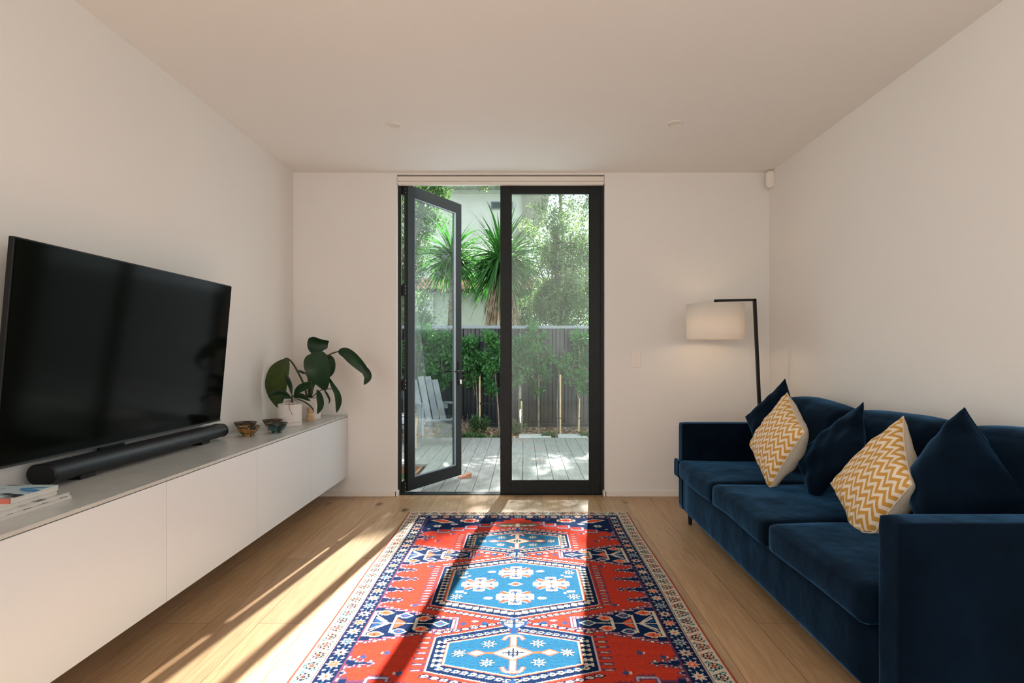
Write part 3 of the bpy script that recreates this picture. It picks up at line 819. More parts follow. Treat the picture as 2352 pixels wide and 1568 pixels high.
blue_cushion([P(1803, 870, 3.72), P(1858, 1010, 3.42), P(1752, 1085, 3.52), P(1712, 957, 3.80)], .14, 'navy velvet scatter cushion at the far end of the sofa, nearest the lamp', 1)
chevron_cushion([P(1808, 902, 3.22), P(1848, 992, 2.86), P(1768, 1122, 3.03), P(1722, 1022, 3.36)], .14, 'mustard zigzag cushion farther from the viewer, leaning on a navy cushion', 2)
blue_cushion([P(1983, 924, 2.88), P(1990, 1050, 2.62), P(1862, 1150, 2.86), P(1826, 1052, 3.08)], .13, 'navy velvet scatter cushion between the two mustard zigzag cushions', 3)
chevron_cushion([P(2075, 956, 2.48), P(2094, 1112, 2.15), P(1982, 1265, 2.28), P(1908, 1110, 2.60)], .15, 'mustard zigzag cushion nearer the viewer, in front of the largest navy cushion', 4)
blue_cushion([P(2215, 936, 2.20), P(2385, 1150, 1.90), P(2150, 1265, 2.03), P(2068, 1125, 2.38)], .24, 'large navy velvet scatter cushion nearest the viewer beside the near arm', 5)

# ------------------------------------------------------------------ floor lamp
LY = 4.32
lt = thing('floor_lamp', 'black angular floor lamp with a white drum shade behind the sofa', 'lamp', loc=(1.84, LY, 0))
def lp_(px, py): return P(px, py, LY)
top = lp_(1733, 689); foot = Vector((1.855, LY, 0.02))
w = MB(); w.bar(foot, top + Vector((0, 0, .004)), .022, .022, (0, 1, 0)); w.build('pole', M_blackmetal, lt)
lend = lp_(1644, 690.5)
w = MB(); w.bar(lend + Vector((-.011, 0, 0)), top + Vector((.011, 0, .002)), .022, .018); w.bar(lend, lend + Vector((.001, 0, -.10)), .022, .022, (0, 1, 0)); w.build('arm', M_blackmetal, lt)
sc_ = lp_(1642.5, 739)
M_shade = mat('linen_shade', (.86, .83, .79), .9)
N, L, p = nodes(M_shade)
tls = N.new('ShaderNodeBsdfTranslucent'); tls.inputs[0].default_value = (.88, .80, .70, 1); mxs = N.new('ShaderNodeMixShader'); mxs.inputs[0].default_value = .35
wv = N.new('ShaderNodeTexWave'); wv.inputs['Scale'].default_value = 90; wv.inputs['Distortion'].default_value = 2
bmp = N.new('ShaderNodeBump'); bmp.inputs['Strength'].default_value = .1; L.new(wv.outputs['Fac'], bmp.inputs['Height']); L.new(bmp.outputs[0], p.inputs['Normal'])
L.new(p.outputs[0], mxs.inputs[1]); L.new(tls.outputs[0], mxs.inputs[2]); L.new(mxs.outputs[0], N['Material Output'].inputs[0])
w = MB(); w.lathe(sc_, [(.214, -.132), (.2145, .134), (.2125, .134), (.212, -.132), (.214, -.132)], 64); w.build('lamp_shade', M_shade, lt, smooth=True)
w = MB(); w.tube([sc_ + Vector((0, 0, .10)), sc_ + Vector((0, 0, .03))], .018, 14)
for k in range(3):
    a = k * 2.094
    w.bar(sc_ + Vector((0, 0, .095)), sc_ + Vector((.212 * math.cos(a), .212 * math.sin(a), .12)), .004, .004)
w.build('lamp_holder', M_whitepl, lt)
M_bulb = mat('bulb_glow', (1, .8, .55), .4, 0, Emission_Color=(1, .68, .38, 1), Emission_Strength=7)
w = MB(); w.lathe(sc_ + Vector((0, 0, -.03)), [(.001, -.03), (.018, -.026), (.029, -.008), (.029, .010), (.018, .035), (.012, .06)], 20); w.build('bulb', M_bulb, lt, smooth=True)
MB().lathe((1.855, LY, 0), [(.001, 0), (.14, 0), (.14, .012), (.135, .018), (.001, .02)], 40).build('base', M_blackmetal, lt)
pl = bpy.data.lights.new('lamp_light', 'POINT'); pl.energy = 1.5; pl.color = (1, .70, .42); pl.shadow_soft_size = .03
plo = bpy.data.objects.new('lamp_light', pl); C.objects.link(plo); plo.location = sc_ + Vector((0, 0, -.075)); 

# ------------------------------------------------------------------ rug
RUX0, RUX1, RVC, RVH = -.855, .771, 2.87, 1.312
def make_rug():
    step = .0034
    nx = int((RUX1 - RUX0) / step); ny = int(2 * RVH / step)
    U = np.linspace(-.813, .813, nx); V = np.linspace(-RVH, RVH, ny)
    uu, vv = np.meshgrid(U, V)
    RED = np.array((.38, .033, .017)); NAVY = (.004, .014, .050); CREAM = (.47, .41, .32); BLUE = (.014, .085, .165)
    PUR = (.10, .03, .06); TEAL = (.03, .13, .14); ORG = (.58, .085, .035); BLK = (.010, .012, .025); MID = (.015, .055, .15); BRN = (.16, .09, .04)
    col = np.empty((ny, nx, 3)); col[:] = RED
    def idx(a0, a1, n, h): return max(0, int((a0 + h) / (2 * h) * (n - 1)) - 1), min(n, int((a1 + h) / (2 * h) * (n - 1)) + 2)
    def poly(pts, c):
        xs = [p[0] for p in pts]; ysq = [p[1] for p in pts]
        i0, i1 = idx(min(xs), max(xs), nx, .813); j0, j1 = idx(min(ysq), max(ysq), ny, RVH)
        if i0 >= i1 or j0 >= j1: return
        x = uu[j0:j1, i0:i1]; y = vv[j0:j1, i0:i1]; ins = np.zeros(x.shape, bool)
        n = len(pts)
        for k in range(n):
            (xa, ya), (xb, yb) = pts[k], pts[(k + 1) % n]
            if ya == yb: continue
            cnd = ((ya > y) != (yb > y)) & (x < (xb - xa) * (y - ya) / (yb - ya) + xa)
            ins ^= cnd
        sub = col[j0:j1, i0:i1]; sub[ins] = c
    def rect(cx, cy, hx, hy, c): poly([(cx - hx, cy - hy), (cx + hx, cy - hy), (cx + hx, cy + hy), (cx - hx, cy + hy)], c)
    def dia(cx, cy, hx, hy, c): poly([(cx - hx, cy), (cx, cy - hy), (cx + hx, cy), (cx, cy + hy)], c)
    def star(cx, cy, r, c, ri=.5, n=8, rot=0):
        poly([(cx + (r if k % 2 == 0 else r * ri) * math.cos(rot + math.pi * k / n), cy + (r if k % 2 == 0 else r * ri) * math.sin(rot + math.pi * k / n)) for k in range(2 * n)], c)
    def tf(pts, sx, sy, cx, cy): return [(cx + sx * a, cy + sy * b) for a, b in pts]
    def stroke(p, q, w_, c):
        d = np.array((q[0] - p[0], q[1] - p[1])); l = np.hypot(*d)
        if l == 0: return
        n_ = np.array((-d[1], d[0])) / l * w_ / 2
        poly([(p[0] + n_[0], p[1] + n_[1]), (q[0] + n_[0], q[1] + n_[1]), (q[0] - n_[0], q[1] - n_[1]), (p[0] - n_[0], p[1] - n_[1])], c)
    def pline(pts, w_, c):
        for a, b in zip(pts, pts[1:]): stroke(a, b, w_, c)
    def hook(x, y, s, dx, dy, c1=CREAM, c2=PUR):
        """a small curled hook standing out in direction dx, dy"""
        rect(x + dx * s, y + dy * s, s * 1.1, s * 1.1, c2); rect(x + dx * s, y + dy * s, s * .55, s * .55, c1)
        rect(x + dx * s * .5 + dy * s, y + dy * s * .5 + dx * s, s * .7, s * .7, c2)
    # ---- corner / end fields of navy with stepped edge
    for sx in (-1, 1):
        for sy in (-1, 1):
            st = [(.66, .84)]
            hts = [(.60, .86), (.52, .90), (.43, .945), (.34, .985), (.25, 1.03), (.17, 1.07), (.10, 1.10)]
            pts = [(.66, 1.16), (.66, .84)]; y = .84
            for (xx, yy) in hts: pts += [(xx, y), (xx, yy)]; y = yy
            pts += [(.05, y), (.05, 1.16)]
            poly(tf([(a - .0, b - .016) if b < 1.1 else (a, b) for a, b in pts], sx, sy, 0, 0), PUR)
            poly(tf(pts, sx, sy, 0, 0), NAVY)
            for (xx, yy) in hts[1:6]:      # curled horns that hang into the field
                P0 = [(xx + .01, yy - .01), (xx + .01, yy - .07), (xx - .065, yy - .07), (xx - .065, yy - .045)]
                pline(tf(P0, sx, sy, 0, 0), .026, PUR); pline(tf(P0, sx, sy, 0, 0), .013, (.28, .24, .30))
                for k in range(3): rect(sx * (xx - .02 * k), sy * (yy - .088), .004, .007, PUR)
            # lozenge, rosettes
            poly(tf([(.62, 1.10), (.53, 1.125), (.44, 1.05), (.52, 1.03)], sx, sy, 0, 0), CREAM)
            poly(tf([(.60, 1.095), (.53, 1.112), (.465, 1.055), (.52, 1.045)], sx, sy, 0, 0), RED)
            dia(sx * .53, sy * 1.08, .03, .02, ORG)
            rect(sx * .34, sy * 1.09, .065, .022, CREAM); rect(sx * .34, sy * 1.09, .035, .042, CREAM)
            rect(sx * .34, sy * 1.09, .052, .013, RED); rect(sx * .34, sy * 1.09, .024, .032, RED); star(sx * .34, sy * 1.09, .014, NAVY)
            dia(sx * .44, sy * 1.01, .03, .022, CREAM); dia(sx * .44, sy * 1.01, .016, .011, MID)
            star(sx * .55, sy * .965, .034, CREAM, .6, 6); star(sx * .55, sy * .965, .016, TEAL)
            dia(sx * .21, sy * 1.11, .03, .014, MID); dia(sx * .60, sy * .90, .014, .01, CREAM)
    # end oval
    for sy in (-1, 1):
        poly(tf([(-.17, 0), (-.12, .045), (.12, .045), (.17, 0), (.12, -.045), (-.12, -.045)], 1, sy, -.0, sy * .985), PUR)
        poly(tf([(-.15, 0), (-.11, .035), (.11, .035), (.15, 0), (.11, -.035), (-.11, -.035)], 1, sy, -.0, sy * .985), BRN)
        rect(0, sy * .985, .012, .035, CREAM); rect(0, sy * .985, .12, .004, CREAM)
        for k in (-.09, -.05, .05, .09): rect(k, sy * .985 + .014, .012, .009, TEAL); rect(k, sy * .985 - .014, .012, .009, CREAM)
        for k in range(-4, 5): rect(k * .034, sy * .925, .004, .012, PUR)
    # ---- side tongues between the wedges
    for sx in (-1, 1):
        for sy in (-1, 1):
            for (yc, L_) in ((.065, .14), (.185, .11), (.735, .12), (.80, .03)):
                pts = [(.66, -.040), (.64, -.040), (.64, -.024), (.655 - L_ * .4, -.018), (.655 - L_ * .4, -.009), (.655 - L_, -.004), (.655 - L_, .004), (.655 - L_ * .4, .009), (.655 - L_ * .4, .018), (.64, .024), (.64, .040), (.66, .040)]
                big = [(a - .014, b * 1.5) for a, b in pts]
                poly(tf(big, sx, sy, 0, sy * yc), PUR); poly(tf([(a - .008, b * 1.25) for a, b in pts], sx, sy, 0, sy * yc), (.27, .22, .25))
                poly(tf(pts, sx, sy, 0, sy * yc), NAVY)
                for q in range(3):
                    for s2 in (-1, 1):
                        xh = .655 - L_ + .012 + q * L_ * .28; yh = yc + s2 * (.016 + q * .005)
                        rect(sx * xh, sy * yh, .010, .008, PUR); rect(sx * xh, sy * yh, .005, .004, CREAM)
            # field edge, purple stepped line
            for k in range(8): rect(sx * .648, sy * (.02 + k * .105), .010, .022, PUR)
            # loose flowers in the field
            for (a, b) in ((.50, .66), (.42, .80), (.585, .69), (.47, .24)):
                dia(sx * a, sy * b, .014, .018, MID); rect(sx * a, sy * b, .002, .028, PUR); rect(sx * (a + .018), sy * b, .004, .008, CREAM)
    # ---- the four stepped wedges with the white trees
    for sx in (-1, 1):
        for sy in (-1, 1):
            cy = sy * .418
            def W(off):
                pts = []; xs_ = [.66, .60, .55, .50, .45, .40, .355]; hs = [.150, .132, .115, .098, .080, .062]
                x0 = xs_[0]
                up_ = []
                for k, h_ in enumerate(hs): up_ += [(xs_[k], h_ + off), (xs_[k + 1] - off, h_ + off)]
                up_ += [(.355 - off, .046 + off), (.262 - off, .046 + off)]
                return up_ + [(a, -b) for a, b in reversed(up_)]
            poly(tf(W(.020), sx, 1, 0, cy), PUR); poly(tf(W(.013), sx, 1, 0, cy), (.38, .30, .33)); poly(tf(W(.006), sx, 1, 0, cy), (.20, .05, .08))
            poly(tf(W(0), sx, 1, 0, cy), NAVY)
            for k in range(11):
                for s2 in (-1, 1):
                    xh = .645 - k * .036; hh_ = .148 + .028 - (.645 - xh) * .36
                    rect(sx * xh, cy + s2 * hh_, .012, .010, PUR); rect(sx * xh, cy + s2 * (hh_ + .002), .006, .006, CREAM)
            def T(a, b): return (sx * a, cy + b)
            for (xb, hb) in ((.635, .115), (.530, .078), (.432, .050)):
                rect(sx * xb, cy, .0065, hb, CREAM)
                for s2 in (-1, 1): rect(sx * (xb - .014), cy + s2 * (hb - .004), .018, .006, CREAM)
            stroke(T(.64, 0), T(.34, 0), .007, CREAM)
            for s2 in (-1, 1):
                stroke(T(.62, s2 * .055), T(.56, 0), .010, CREAM); stroke(T(.635, s2 * .09), T(.55, .0), .006, CREAM)
                poly([T(.622, s2 * .012), T(.622, s2 * .05), T(.575, s2 * .006)], MID)
                poly([T(.520, s2 * .008), T(.520, s2 * .045), T(.475, s2 * .004)], ORG)
                for (xa, ya, cc, hw_) in ((.600, .098, ORG, .034), (.505, .072, MID, .030), (.415, .046, ORG, .030)):
                    k_ = [(-1.25, 0), (-.3, 1), (.5, 1), (.5, .6), (1, .6), (1, -.6), (.5, -.6), (.5, -1), (-.3, -1)]
                    poly([T(xa - .012 + a * hw_, s2 * ya + b * .024) for a, b in k_], CREAM)
                    poly([T(xa - .012 + a * hw_ * .78, s2 * ya + b * .017) for a, b in k_], cc)
                    dia(sx * (xa - .012), cy + s2 * ya, .007, .006, RED if cc == MID else NAVY)
            dia(sx * .325, cy, .040, .030, CREAM); dia(sx * .325, cy, .030, .022, BLUE); dia(sx * .325, cy, .010, .008, RED)
            rect(sx * .268, cy, .004, .040, (.38, .30, .33)); rect(sx * .285, cy, .003, .036, MID)
            # finial
            poly([T(.243, 0), T(.225, .022), T(.205, .0), T(.225, -.022)], PUR); dia(sx * .222, cy, .012, .013, MID)
            dia(sx * .130, cy, .022, .020, MID); rect(sx * .17, cy, .03, .003, PUR)
            for s2 in (-1, 1):
                dia(sx * .175, cy + s2 * .022, .018, .010, CREAM)
                for q in range(4): rect(sx * (.158 + q * .011), cy + s2 * .038, .0018, .009, PUR)
    # ---- medallions
    def hexa(hx, side, apex, cx, cy): return [(cx - hx, cy - side), (cx, cy - apex), (cx + hx, cy - side), (cx + hx, cy + side), (cx, cy + apex), (cx - hx, cy + side)]
    def along(pts, sp):
        res = []
        n = len(pts)
        for k in range(n):
            a = np.array(pts[k]); b = np.array(pts[(k + 1) % n]); l = np.hypot(*(b - a)); m = max(1, int(l / sp))
            d = (b - a) / l
            for q in range(m): res.append((*(a + (b - a) * (q + .5) / m), *d))
        return res
    def medal(cy, hx, side, apex, bw, hooks):
        o = hexa(hx + bw + .018, side + bw * .75 + .02, apex + bw * 1.15 + .03, 0, cy)
        for (x, y, dx, dy) in along(o, .036 if hooks else .030):
            nx_, ny_ = dy, -dx
            px_, py_ = x + nx_ * .012, y + ny_ * .012
            if abs(dy) > .9:      # upright sides: a comb of short bars
                rect(px_ + nx_ * .012, py_, .026, .009, PUR); rect(px_ + nx_ * .018, py_, .016, .0035, (.42, .30, .24))
                rect(px_ + nx_ * .034, py_ + .006, .007, .007, PUR)
            else:
                s_ = 1 if (dx * 1 > 0) else -1
                poly([(px_ - .024, py_ - .010), (px_ + .010, py_ - .014), (px_ + .024, py_), (px_ + .008, py_ + .014), (px_ - .018, py_ + .010)], NAVY)
                poly([(px_ - .017, py_ - .006), (px_ + .008, py_ - .009), (px_ + .016, py_), (px_ + .005, py_ + .009), (px_ - .012, py_ + .006)], (.50, .36, .28))
                rect(px_, py_, .005, .003, NAVY)
        poly(hexa(hx + bw + .012, side + bw * .75 + .008, apex + bw * 1.15 + .012, 0, cy), (.40, .32, .34))
        poly(hexa(hx + bw + .006, side + bw * .75 + .004, apex + bw * 1.15 + .006, 0, cy), NAVY)
        for (x, y, dx, dy) in along(hexa(hx + bw * .55, side + bw * .42, apex + bw * .62, 0, cy), .034):
            if abs(dy) > .9:
                rect(x, y, .018, .0045, CREAM); rect(x - .012, y, .005, .011, CREAM); rect(x + .012, y, .005, .011, CREAM)
            elif hooks:
                poly([(x - .018, y - .006), (x + .004, y - .013), (x + .018, y - .002), (x + .006, y + .010), (x - .012, y + .010)], CREAM)
                rect(x + .002, y, .006, .004, NAVY); rect(x - .012, y + .003, .004, .008, MID)
            else:
                rect(x, y, .014, .004, CREAM); rect(x, y, .004, .014, CREAM)
                for a_, b_ in ((-1, -1), (1, 1), (-1, 1), (1, -1)): rect(x + a_ * .009, y + b_ * .009, .0045, .0045, CREAM)
        poly(hexa(hx + .012, side + .006, apex + .012, 0, cy), ORG); poly(hexa(hx + .006, side + .003, apex + .006, 0, cy), CREAM)
        poly(hexa(hx, side, apex, 0, cy), BLUE)
    def ostar(x, y, r):
        star(x, y, r, NAVY, .55, 8); star(x, y, r * .92, CREAM, .42, 8, .0); star(x, y, r * .5, BLUE, .6, 8); rect(x, y, r * .16, r * .16, CREAM)
    # small medallions north and south
    for sy in (-1, 1):
        cy = sy * .66
        medal(cy, .262, .080, .160, .055, True)
        for (a, b) in ((.10, .070), (-.10, .070), (.10, -.070), (-.10, -.070), (.215, 0), (-.215, 0)): ostar(a, cy + b, .036)
        for s2 in (-1, 1):
            # anchor
            stroke((0, cy), (0, cy + s2 * .125), .030, ORG); stroke((0, cy), (0, cy + s2 * .125), .018, CREAM)
            pline([(-.042, cy + s2 * .100), (-.030, cy + s2 * .130), (0, cy + s2 * .137), (.030, cy + s2 * .130), (.042, cy + s2 * .100)], .018, ORG)
            pline([(-.040, cy + s2 * .103), (-.029, cy + s2 * .130), (0, cy + s2 * .136), (.029, cy + s2 * .130), (.040, cy + s2 * .103)], .009, CREAM)
            stroke((0, cy), (s2 * .14, cy), .012, ORG)
            dia(s2 * .145, cy, .040, .026, ORG); dia(s2 * .145, cy, .030, .018, CREAM)
        dia(0, cy, .088, .058, ORG); dia(0, cy, .078, .050, CREAM)
        rect(0, cy, .003, .034, NAVY); rect(0, cy, .045, .003, NAVY)
        for a_ in (-1, 1):
            rect(a_ * .018, cy, .003, .018, NAVY); rect(0, cy + a_ * .016, .020, .0025, NAVY)
        # connector to the central medallion
        cc = sy * .418
        rect(0, cc, .020, .085, PUR); rect(0, cc, .014, .085, MID)
        poly([(-.058, cc - .012), (-.02, cc - .046), (.02, cc - .046), (.058, cc - .012), (.058, cc + .012), (.02, cc + .046), (-.02, cc + .046), (-.058, cc + .012)], MID)
        poly([(-.050, cc), (-.014, cc - .038), (.014, cc - .038), (.050, cc), (.014, cc + .038), (-.014, cc + .038)], CREAM)
        rect(0, cc, .007, .038, MID); rect(0, cc, .050, .003, NAVY)
        for s2 in (-1, 1): pline([(s2 * .07, cc - .022), (s2 * .064, cc), (s2 * .07, cc + .022)], .005, PUR)
        cc = sy * .878
        rect(0, cc, .014, .03, MID)
    # central medallion
    medal(0, .328, .186, .292, .060, False)
    def rosette(x, y):
        w1, h1 = .088, .080
        for k in range(4):
            a = math.pi / 4 + k * math.pi / 2
            dx, dy = math.cos(a), math.sin(a)
            stroke((x + dx * .02, y + dy * .018), (x + dx * .098, y + dy * .078), .034, CREAM)
            stroke((x + dx * .02, y + dy * .018), (x + dx * .098, y + dy * .078), .022, NAVY)
            stroke((x + dx * .03, y + dy * .026), (x + dx * .104, y + dy * .082), .012, ORG)
        for (dx, dy) in ((1, 0), (-1, 0), (0, 1), (0, -1)):
            r_ = w1 if dx else h1
            cx_, cy_ = x + dx * r_ * .62, y + dy * r_ * .62
            rect(cx_, cy_, .030 if dy else .036, .030 if dx else .034, CREAM)
            rect(x + dx * r_ * .95, y + dy * r_ * .95, .020 if dy else .010, .020 if dx else .010, CREAM)
            stroke((x, y), (x + dx * r_ * .86, y + dy * r_ * .86), .006, NAVY)
            dia(x + dx * r_ * .66, y + dy * r_ * .66, .013, .013, MID); dia(x + dx * r_ * .80, y + dy * r_ * .80, .007, .007, ORG)
            if dy: pline([(x - .022, y + dy * .040), (x - .016, y + dy * .058), (x, y + dy * .066), (x + .016, y + dy * .058), (x + .022, y + dy * .040)], .005, NAVY)
        star(x, y, .024, CREAM, .6, 8); star(x, y, .015, ORG, .5, 4); rect(x, y, .004, .004, NAVY)
    # lattice
    pline([(-.30, 0), (0, .255), (.30, 0), (0, -.255), (-.30, 0)], .004, MID)
    rosette(0, .152); rosette(0, -.152); rosette(.182, 0); rosette(-.182, 0)
    dia(0, 0, .040, .028, CREAM); dia(0, 0, .030, .020, ORG); dia(0, 0, .012, .008, MID)
    for a in (-1, 1):
        for b in (-1, 1):
            ostar(a * .285, b * .148, .040)
            poly([(a * .13 + q, b * .165 + r_) for q, r_ in ((-.024, 0), (-.012, .014), (.012, .014), (.024, 0), (.012, -.014), (-.012, -.014))], CREAM)
            rect(a * .275, b * .09, .020, .010, CREAM); rect(a * .245, b * .11, .008, .008, CREAM)
    # ---- borders
    au = .813 - np.abs(uu); av = RVH - np.abs(vv); e = np.minimum(au, av)
    inner = e < .166
    col[inner] = NAVY
    col[e < .172] = np.where((e < .172)[..., None][e < .172] & True, PUR, PUR)
    col[inner & (e < .164)] = NAVY
    col[e < .094] = PUR; col[e < .090] = CREAM; col[e < .087] = NAVY; col[e < .0845] = CREAM
    # main border stars
    def bstars(n, fixed, horizontal, L_):
        for k in range(n):
            s = -L_ + (k + .5) * 2 * L_ / n
            for sg in (-1, 1):
                x, y = (s, sg * fixed) if horizontal else (sg * fixed, s)
                c_ = (CREAM, ORG, (.45, .33, .25), BLUE)[k % 4]; c1_ = (CREAM if c_ in (ORG, BLUE) else NAVY)
                if c_ in (ORG, BLUE): star(x, y, .033, CREAM, .5); star(x, y, .024, c_, .5); rect(x, y, .005, .005, CREAM)
                else: star(x, y, .033, c_, .5); star(x, y, .010, ORG if k % 4 == 0 else NAVY, .6)
                h_ = L_ / n
                x2, y2 = (s + h_, sg * fixed) if horizontal else (sg * fixed, s + h_)
                for q in (-1, 1):
                    a_, b_ = (0, q * .022) if horizontal else (q * .022, 0)
                    dia(x2 + a_, y2 + b_, .008, .008, (.42, .40, .36)); rect(x2 + a_, y2 + b_, .002, .002, NAVY)
                dia(x2, y2, .005, .005, BLUE)
    bstars(29, .813 - .129, False, RVH - .12)
    bstars(15, RVH - .129, True, .813 - .165)
    # outer border: meander with rosettes on cream
    def brose(n, fixed, horizontal, L_):
        for k in range(n):
            s = -L_ + (k + .5) * 2 * L_ / n; h_ = L_ / n
            for sg in (-1, 1):
                def XY(a, b): return (a, sg * (fixed + b)) if horizontal else (sg * (fixed + b), a)
                sd_ = 1 if k % 2 else -1
                pline([XY(s - h_, -sd_ * .022), XY(s - h_ * .55, sd_ * .004), XY(s - h_ * .3, sd_ * .026), XY(s + h_ * .3, sd_ * .026), XY(s + h_ * .55, sd_ * .004), XY(s + h_, -sd_ * .022)], .0062, (.36, .07, .05) if (k // 2) % 3 else TEAL)
                cx_, cy_ = XY(s, -sd_ * .002)
                star(cx_, cy_, .0265, BLK, .74, 8)
                for q in range(6):
                    a = q * math.pi / 3; rect(cx_ + .0135 * math.cos(a), cy_ + .0135 * math.sin(a), .0042, .0042, CREAM)
                rect(cx_, cy_, .004, .004, ORG)
                for q in (-.5, .5):
                    c0 = XY(s + h_ * q * 1.5, -sd_ * .024); dia(c0[0], c0[1], .007, .006, TEAL)
    brose(36, .813 - .049, False, RVH - .02)
    brose(20, RVH - .049, True, .813 - .085)
    col[e < .0155] = CREAM; col[e < .0125] = BLK; col[e < .0105] = (.34, .06, .045); col[e < .0065] = BRN if False else (.10, .035, .02)
    # wool variation
    nz = rng.normal(0, 1, (ny, nx)); 
    row = rng.normal(0, 1, (ny, 1)); row = (row + np.roll(row, 1, 0)) / 2
    fac = 1 + .10 * nz + .055 * row
    col *= fac[..., None]
    dx, dy = (RUX1 - RUX0) / (nx - 1), 2 * RVH / (ny - 1)
    zz = .008 + .0011 * np.abs(rng.normal(0, 1, (ny, nx))) + .0012 * np.sin(vv * 9) * np.sin(uu * 7)
    zz[0, :] = zz[-1, :] = .0012; zz[:, 0] = zz[:, -1] = .0012
    edge = .004 * np.sin(vv * 6.1 + 1) * (au < .2) * 0
    co = np.stack([uu + (RUX0 + RUX1) / 2 + .003 * np.sin(vv * 5 + 1) * (uu / .813), vv + RVC + .003 * np.sin(uu * 6), zz], -1).reshape(-1, 3)
    me = bpy.data.meshes.new('pile')
    a = np.arange((ny - 1) * (nx - 1)); j = a // (nx - 1); i = a % (nx - 1); b0 = j * nx + i
    quads = np.stack([b0, b0 + 1, b0 + nx + 1, b0 + nx], -1).astype(np.int32)
    me.vertices.add(nx * ny); me.vertices.foreach_set('co', co.ravel().astype(np.float32))
    me.loops.add(quads.size); me.loops.foreach_set('vertex_index', quads.ravel())
    me.polygons.add(len(quads)); me.polygons.foreach_set('loop_start', (np.arange(len(quads)) * 4).astype(np.int32))
    me.update(calc_edges=True)
    me.polygons.foreach_set('use_smooth', np.ones(len(quads), bool))
    at = me.color_attributes.new('wool', 'FLOAT_COLOR', 'POINT')
    rgba = np.ones((nx * ny, 4), np.float32); rgba[:, :3] = np.clip(col.reshape(-1, 3), 0, 1)
    at.data.foreach_set('color', rgba.ravel())
    m = mat('wool_pile', (.5, .1, .1), .95, 0, Specular_IOR_Level=.03)
    N, L, p = nodes(m); vc = N.new('ShaderNodeVertexColor'); vc.layer_name = 'wool'; L.new(vc.outputs[0], p.inputs['Base Color'])
    me.materials.append(m)
    return bpy.data.objects.new('pile', me)
rug = thing('patterned_rug', 'red and blue hand-knotted rug with three blue medallions on the oak floor', 'rug', loc=((RUX0 + RUX1) / 2, RVC, 0))
ro = make_rug(); link(ro, rug); ro.matrix_parent_inverse = Matrix.Translation(-rug.location)
w = MB()
for k in range(560):
    x = RUX0 + .006 + (RUX1 - RUX0 - .012) * k / 559 + random.uniform(-.001, .001); yy = RVC + RVH + .003 * math.sin((x + .04) * 6)
    L_ = random.uniform(.012, .028); dx = random.uniform(-.008, .008)
    w.add([(x - .0015, yy - .003, .003), (x + .0015, yy - .003, .003), (x + .0012 + dx, yy + L_, .004), (x - .0012 + dx, yy + L_, .004),
           (x - .0015, yy - .003, .0055), (x + .0015, yy - .003, .0055), (x + dx, yy + L_ * .6, .008)], [(0, 1, 2, 3), (4, 5, 6), (0, 1, 5, 4)])
fr_o = w.build('fringe', mat('cotton_fringe', (.66, .61, .52), .9), rug); fr_o['kind'] = 'stuff'

# ------------------------------------------------------------------ outside: ground, deck, bed
DZ = -.02
g = MB().box(-22, 22, 4.80, 40, -.5, -.13).build('ground', M_grass, None); g['kind'] = 'structure'
dk = thing('timber_deck', 'pale grey timber deck of long boards outside the garden door', 'deck', loc=(0, 6.4, DZ))
w = MB(); x = -3.72
bx = []
while x < 4.6:
    bx.append(x); x += .1485
for x in bx:
    y0 = 4.805
    if x + .07 < -1.12 and x > -3.0: y0 = 6.14
    w.box(x, x + .1435, y0, 8.06, DZ - .025, DZ + random.uniform(-.0008, .0008))
w.build('boards', M_deck, dk)
w = MB(); w.box(-3.0, -1.10, 6.142, 6.165, -.13, DZ - .026); w.box(-1.13, -1.108, 4.81, 6.14, -.13, DZ - .026)
w.box(-3.7, 4.5, 7.95, 8.05, -.13, DZ - .027); w.box(-3.7, 4.5, 4.81, 4.9, -.13, DZ - .027) if False else None
w.build('fascia', mottled('red_timber', (.22, .085, .045), (.30, .13, .07), 8, .8), dk)
# paving strip at the far edge
for i, (x0, x1) in enumerate(((-.07, .40), (.50, .93))):
    o = MB().box(x0, x1, 8.09, 8.42, -.13, -.015).build('stepping_stone', mottled('pale_paver', (.42, .44, .45), (.5, .52, .53), 12, .8), None, bevel=.006)
    tag(o, ['left one of the two pale concrete pavers at the deck edge', 'right one of the two pale concrete pavers at the deck edge', 'pale concrete paver at the deck edge hidden to the right of the door'][i], 'paver', 'pavers along the deck edge')
# sloping mulch bed
bm_ = MB(); nxm, nym = 90, 14; vv_ = []; ff_ = []
for j in range(nym + 1):
    for i in range(nxm + 1):
        X_ = -5 + 11 * i / nxm; Y_ = 8.07 + 1.15 * j / nym
        vv_.append((X_, Y_, -.075 + .035 * j / nym + .012 * math.sin(X_ * 13 + Y_ * 9) + random.uniform(-.008, .008)))
for j in range(nym):
    for i in range(nxm): ff_.append((j * (nxm + 1) + i, j * (nxm + 1) + i + 1, (j + 1) * (nxm + 1) + i + 1, (j + 1) * (nxm + 1) + i))
o = bm_.add(vv_, ff_).build('mulch_bed', M_mulch, None); o['kind'] = 'structure'
w = MB()
for k in range(2600):
    X_ = random.uniform(-2.9, 2.2); Y_ = random.uniform(8.09, 9.15); z = -.06 + .035 * (Y_ - 8.07) / 1.15
    a = random.uniform(0, math.pi); l = random.uniform(.012, .035); d = Vector((math.cos(a), math.sin(a), random.uniform(-.4, .4))) * l; s_ = Vector((-math.sin(a), math.cos(a), random.uniform(-.3, .6))) * l * .4
    c = Vector((X_, Y_, z + random.uniform(0, .02)))
    up3 = Vector((0, 0, .003))
    w.add([c - d - s_, c + d - s_, c + d + s_, c - d + s_, c + up3], [(0, 1, 2, 3), (0, 1, 4), (1, 2, 4), (2, 3, 4), (3, 0, 4)])
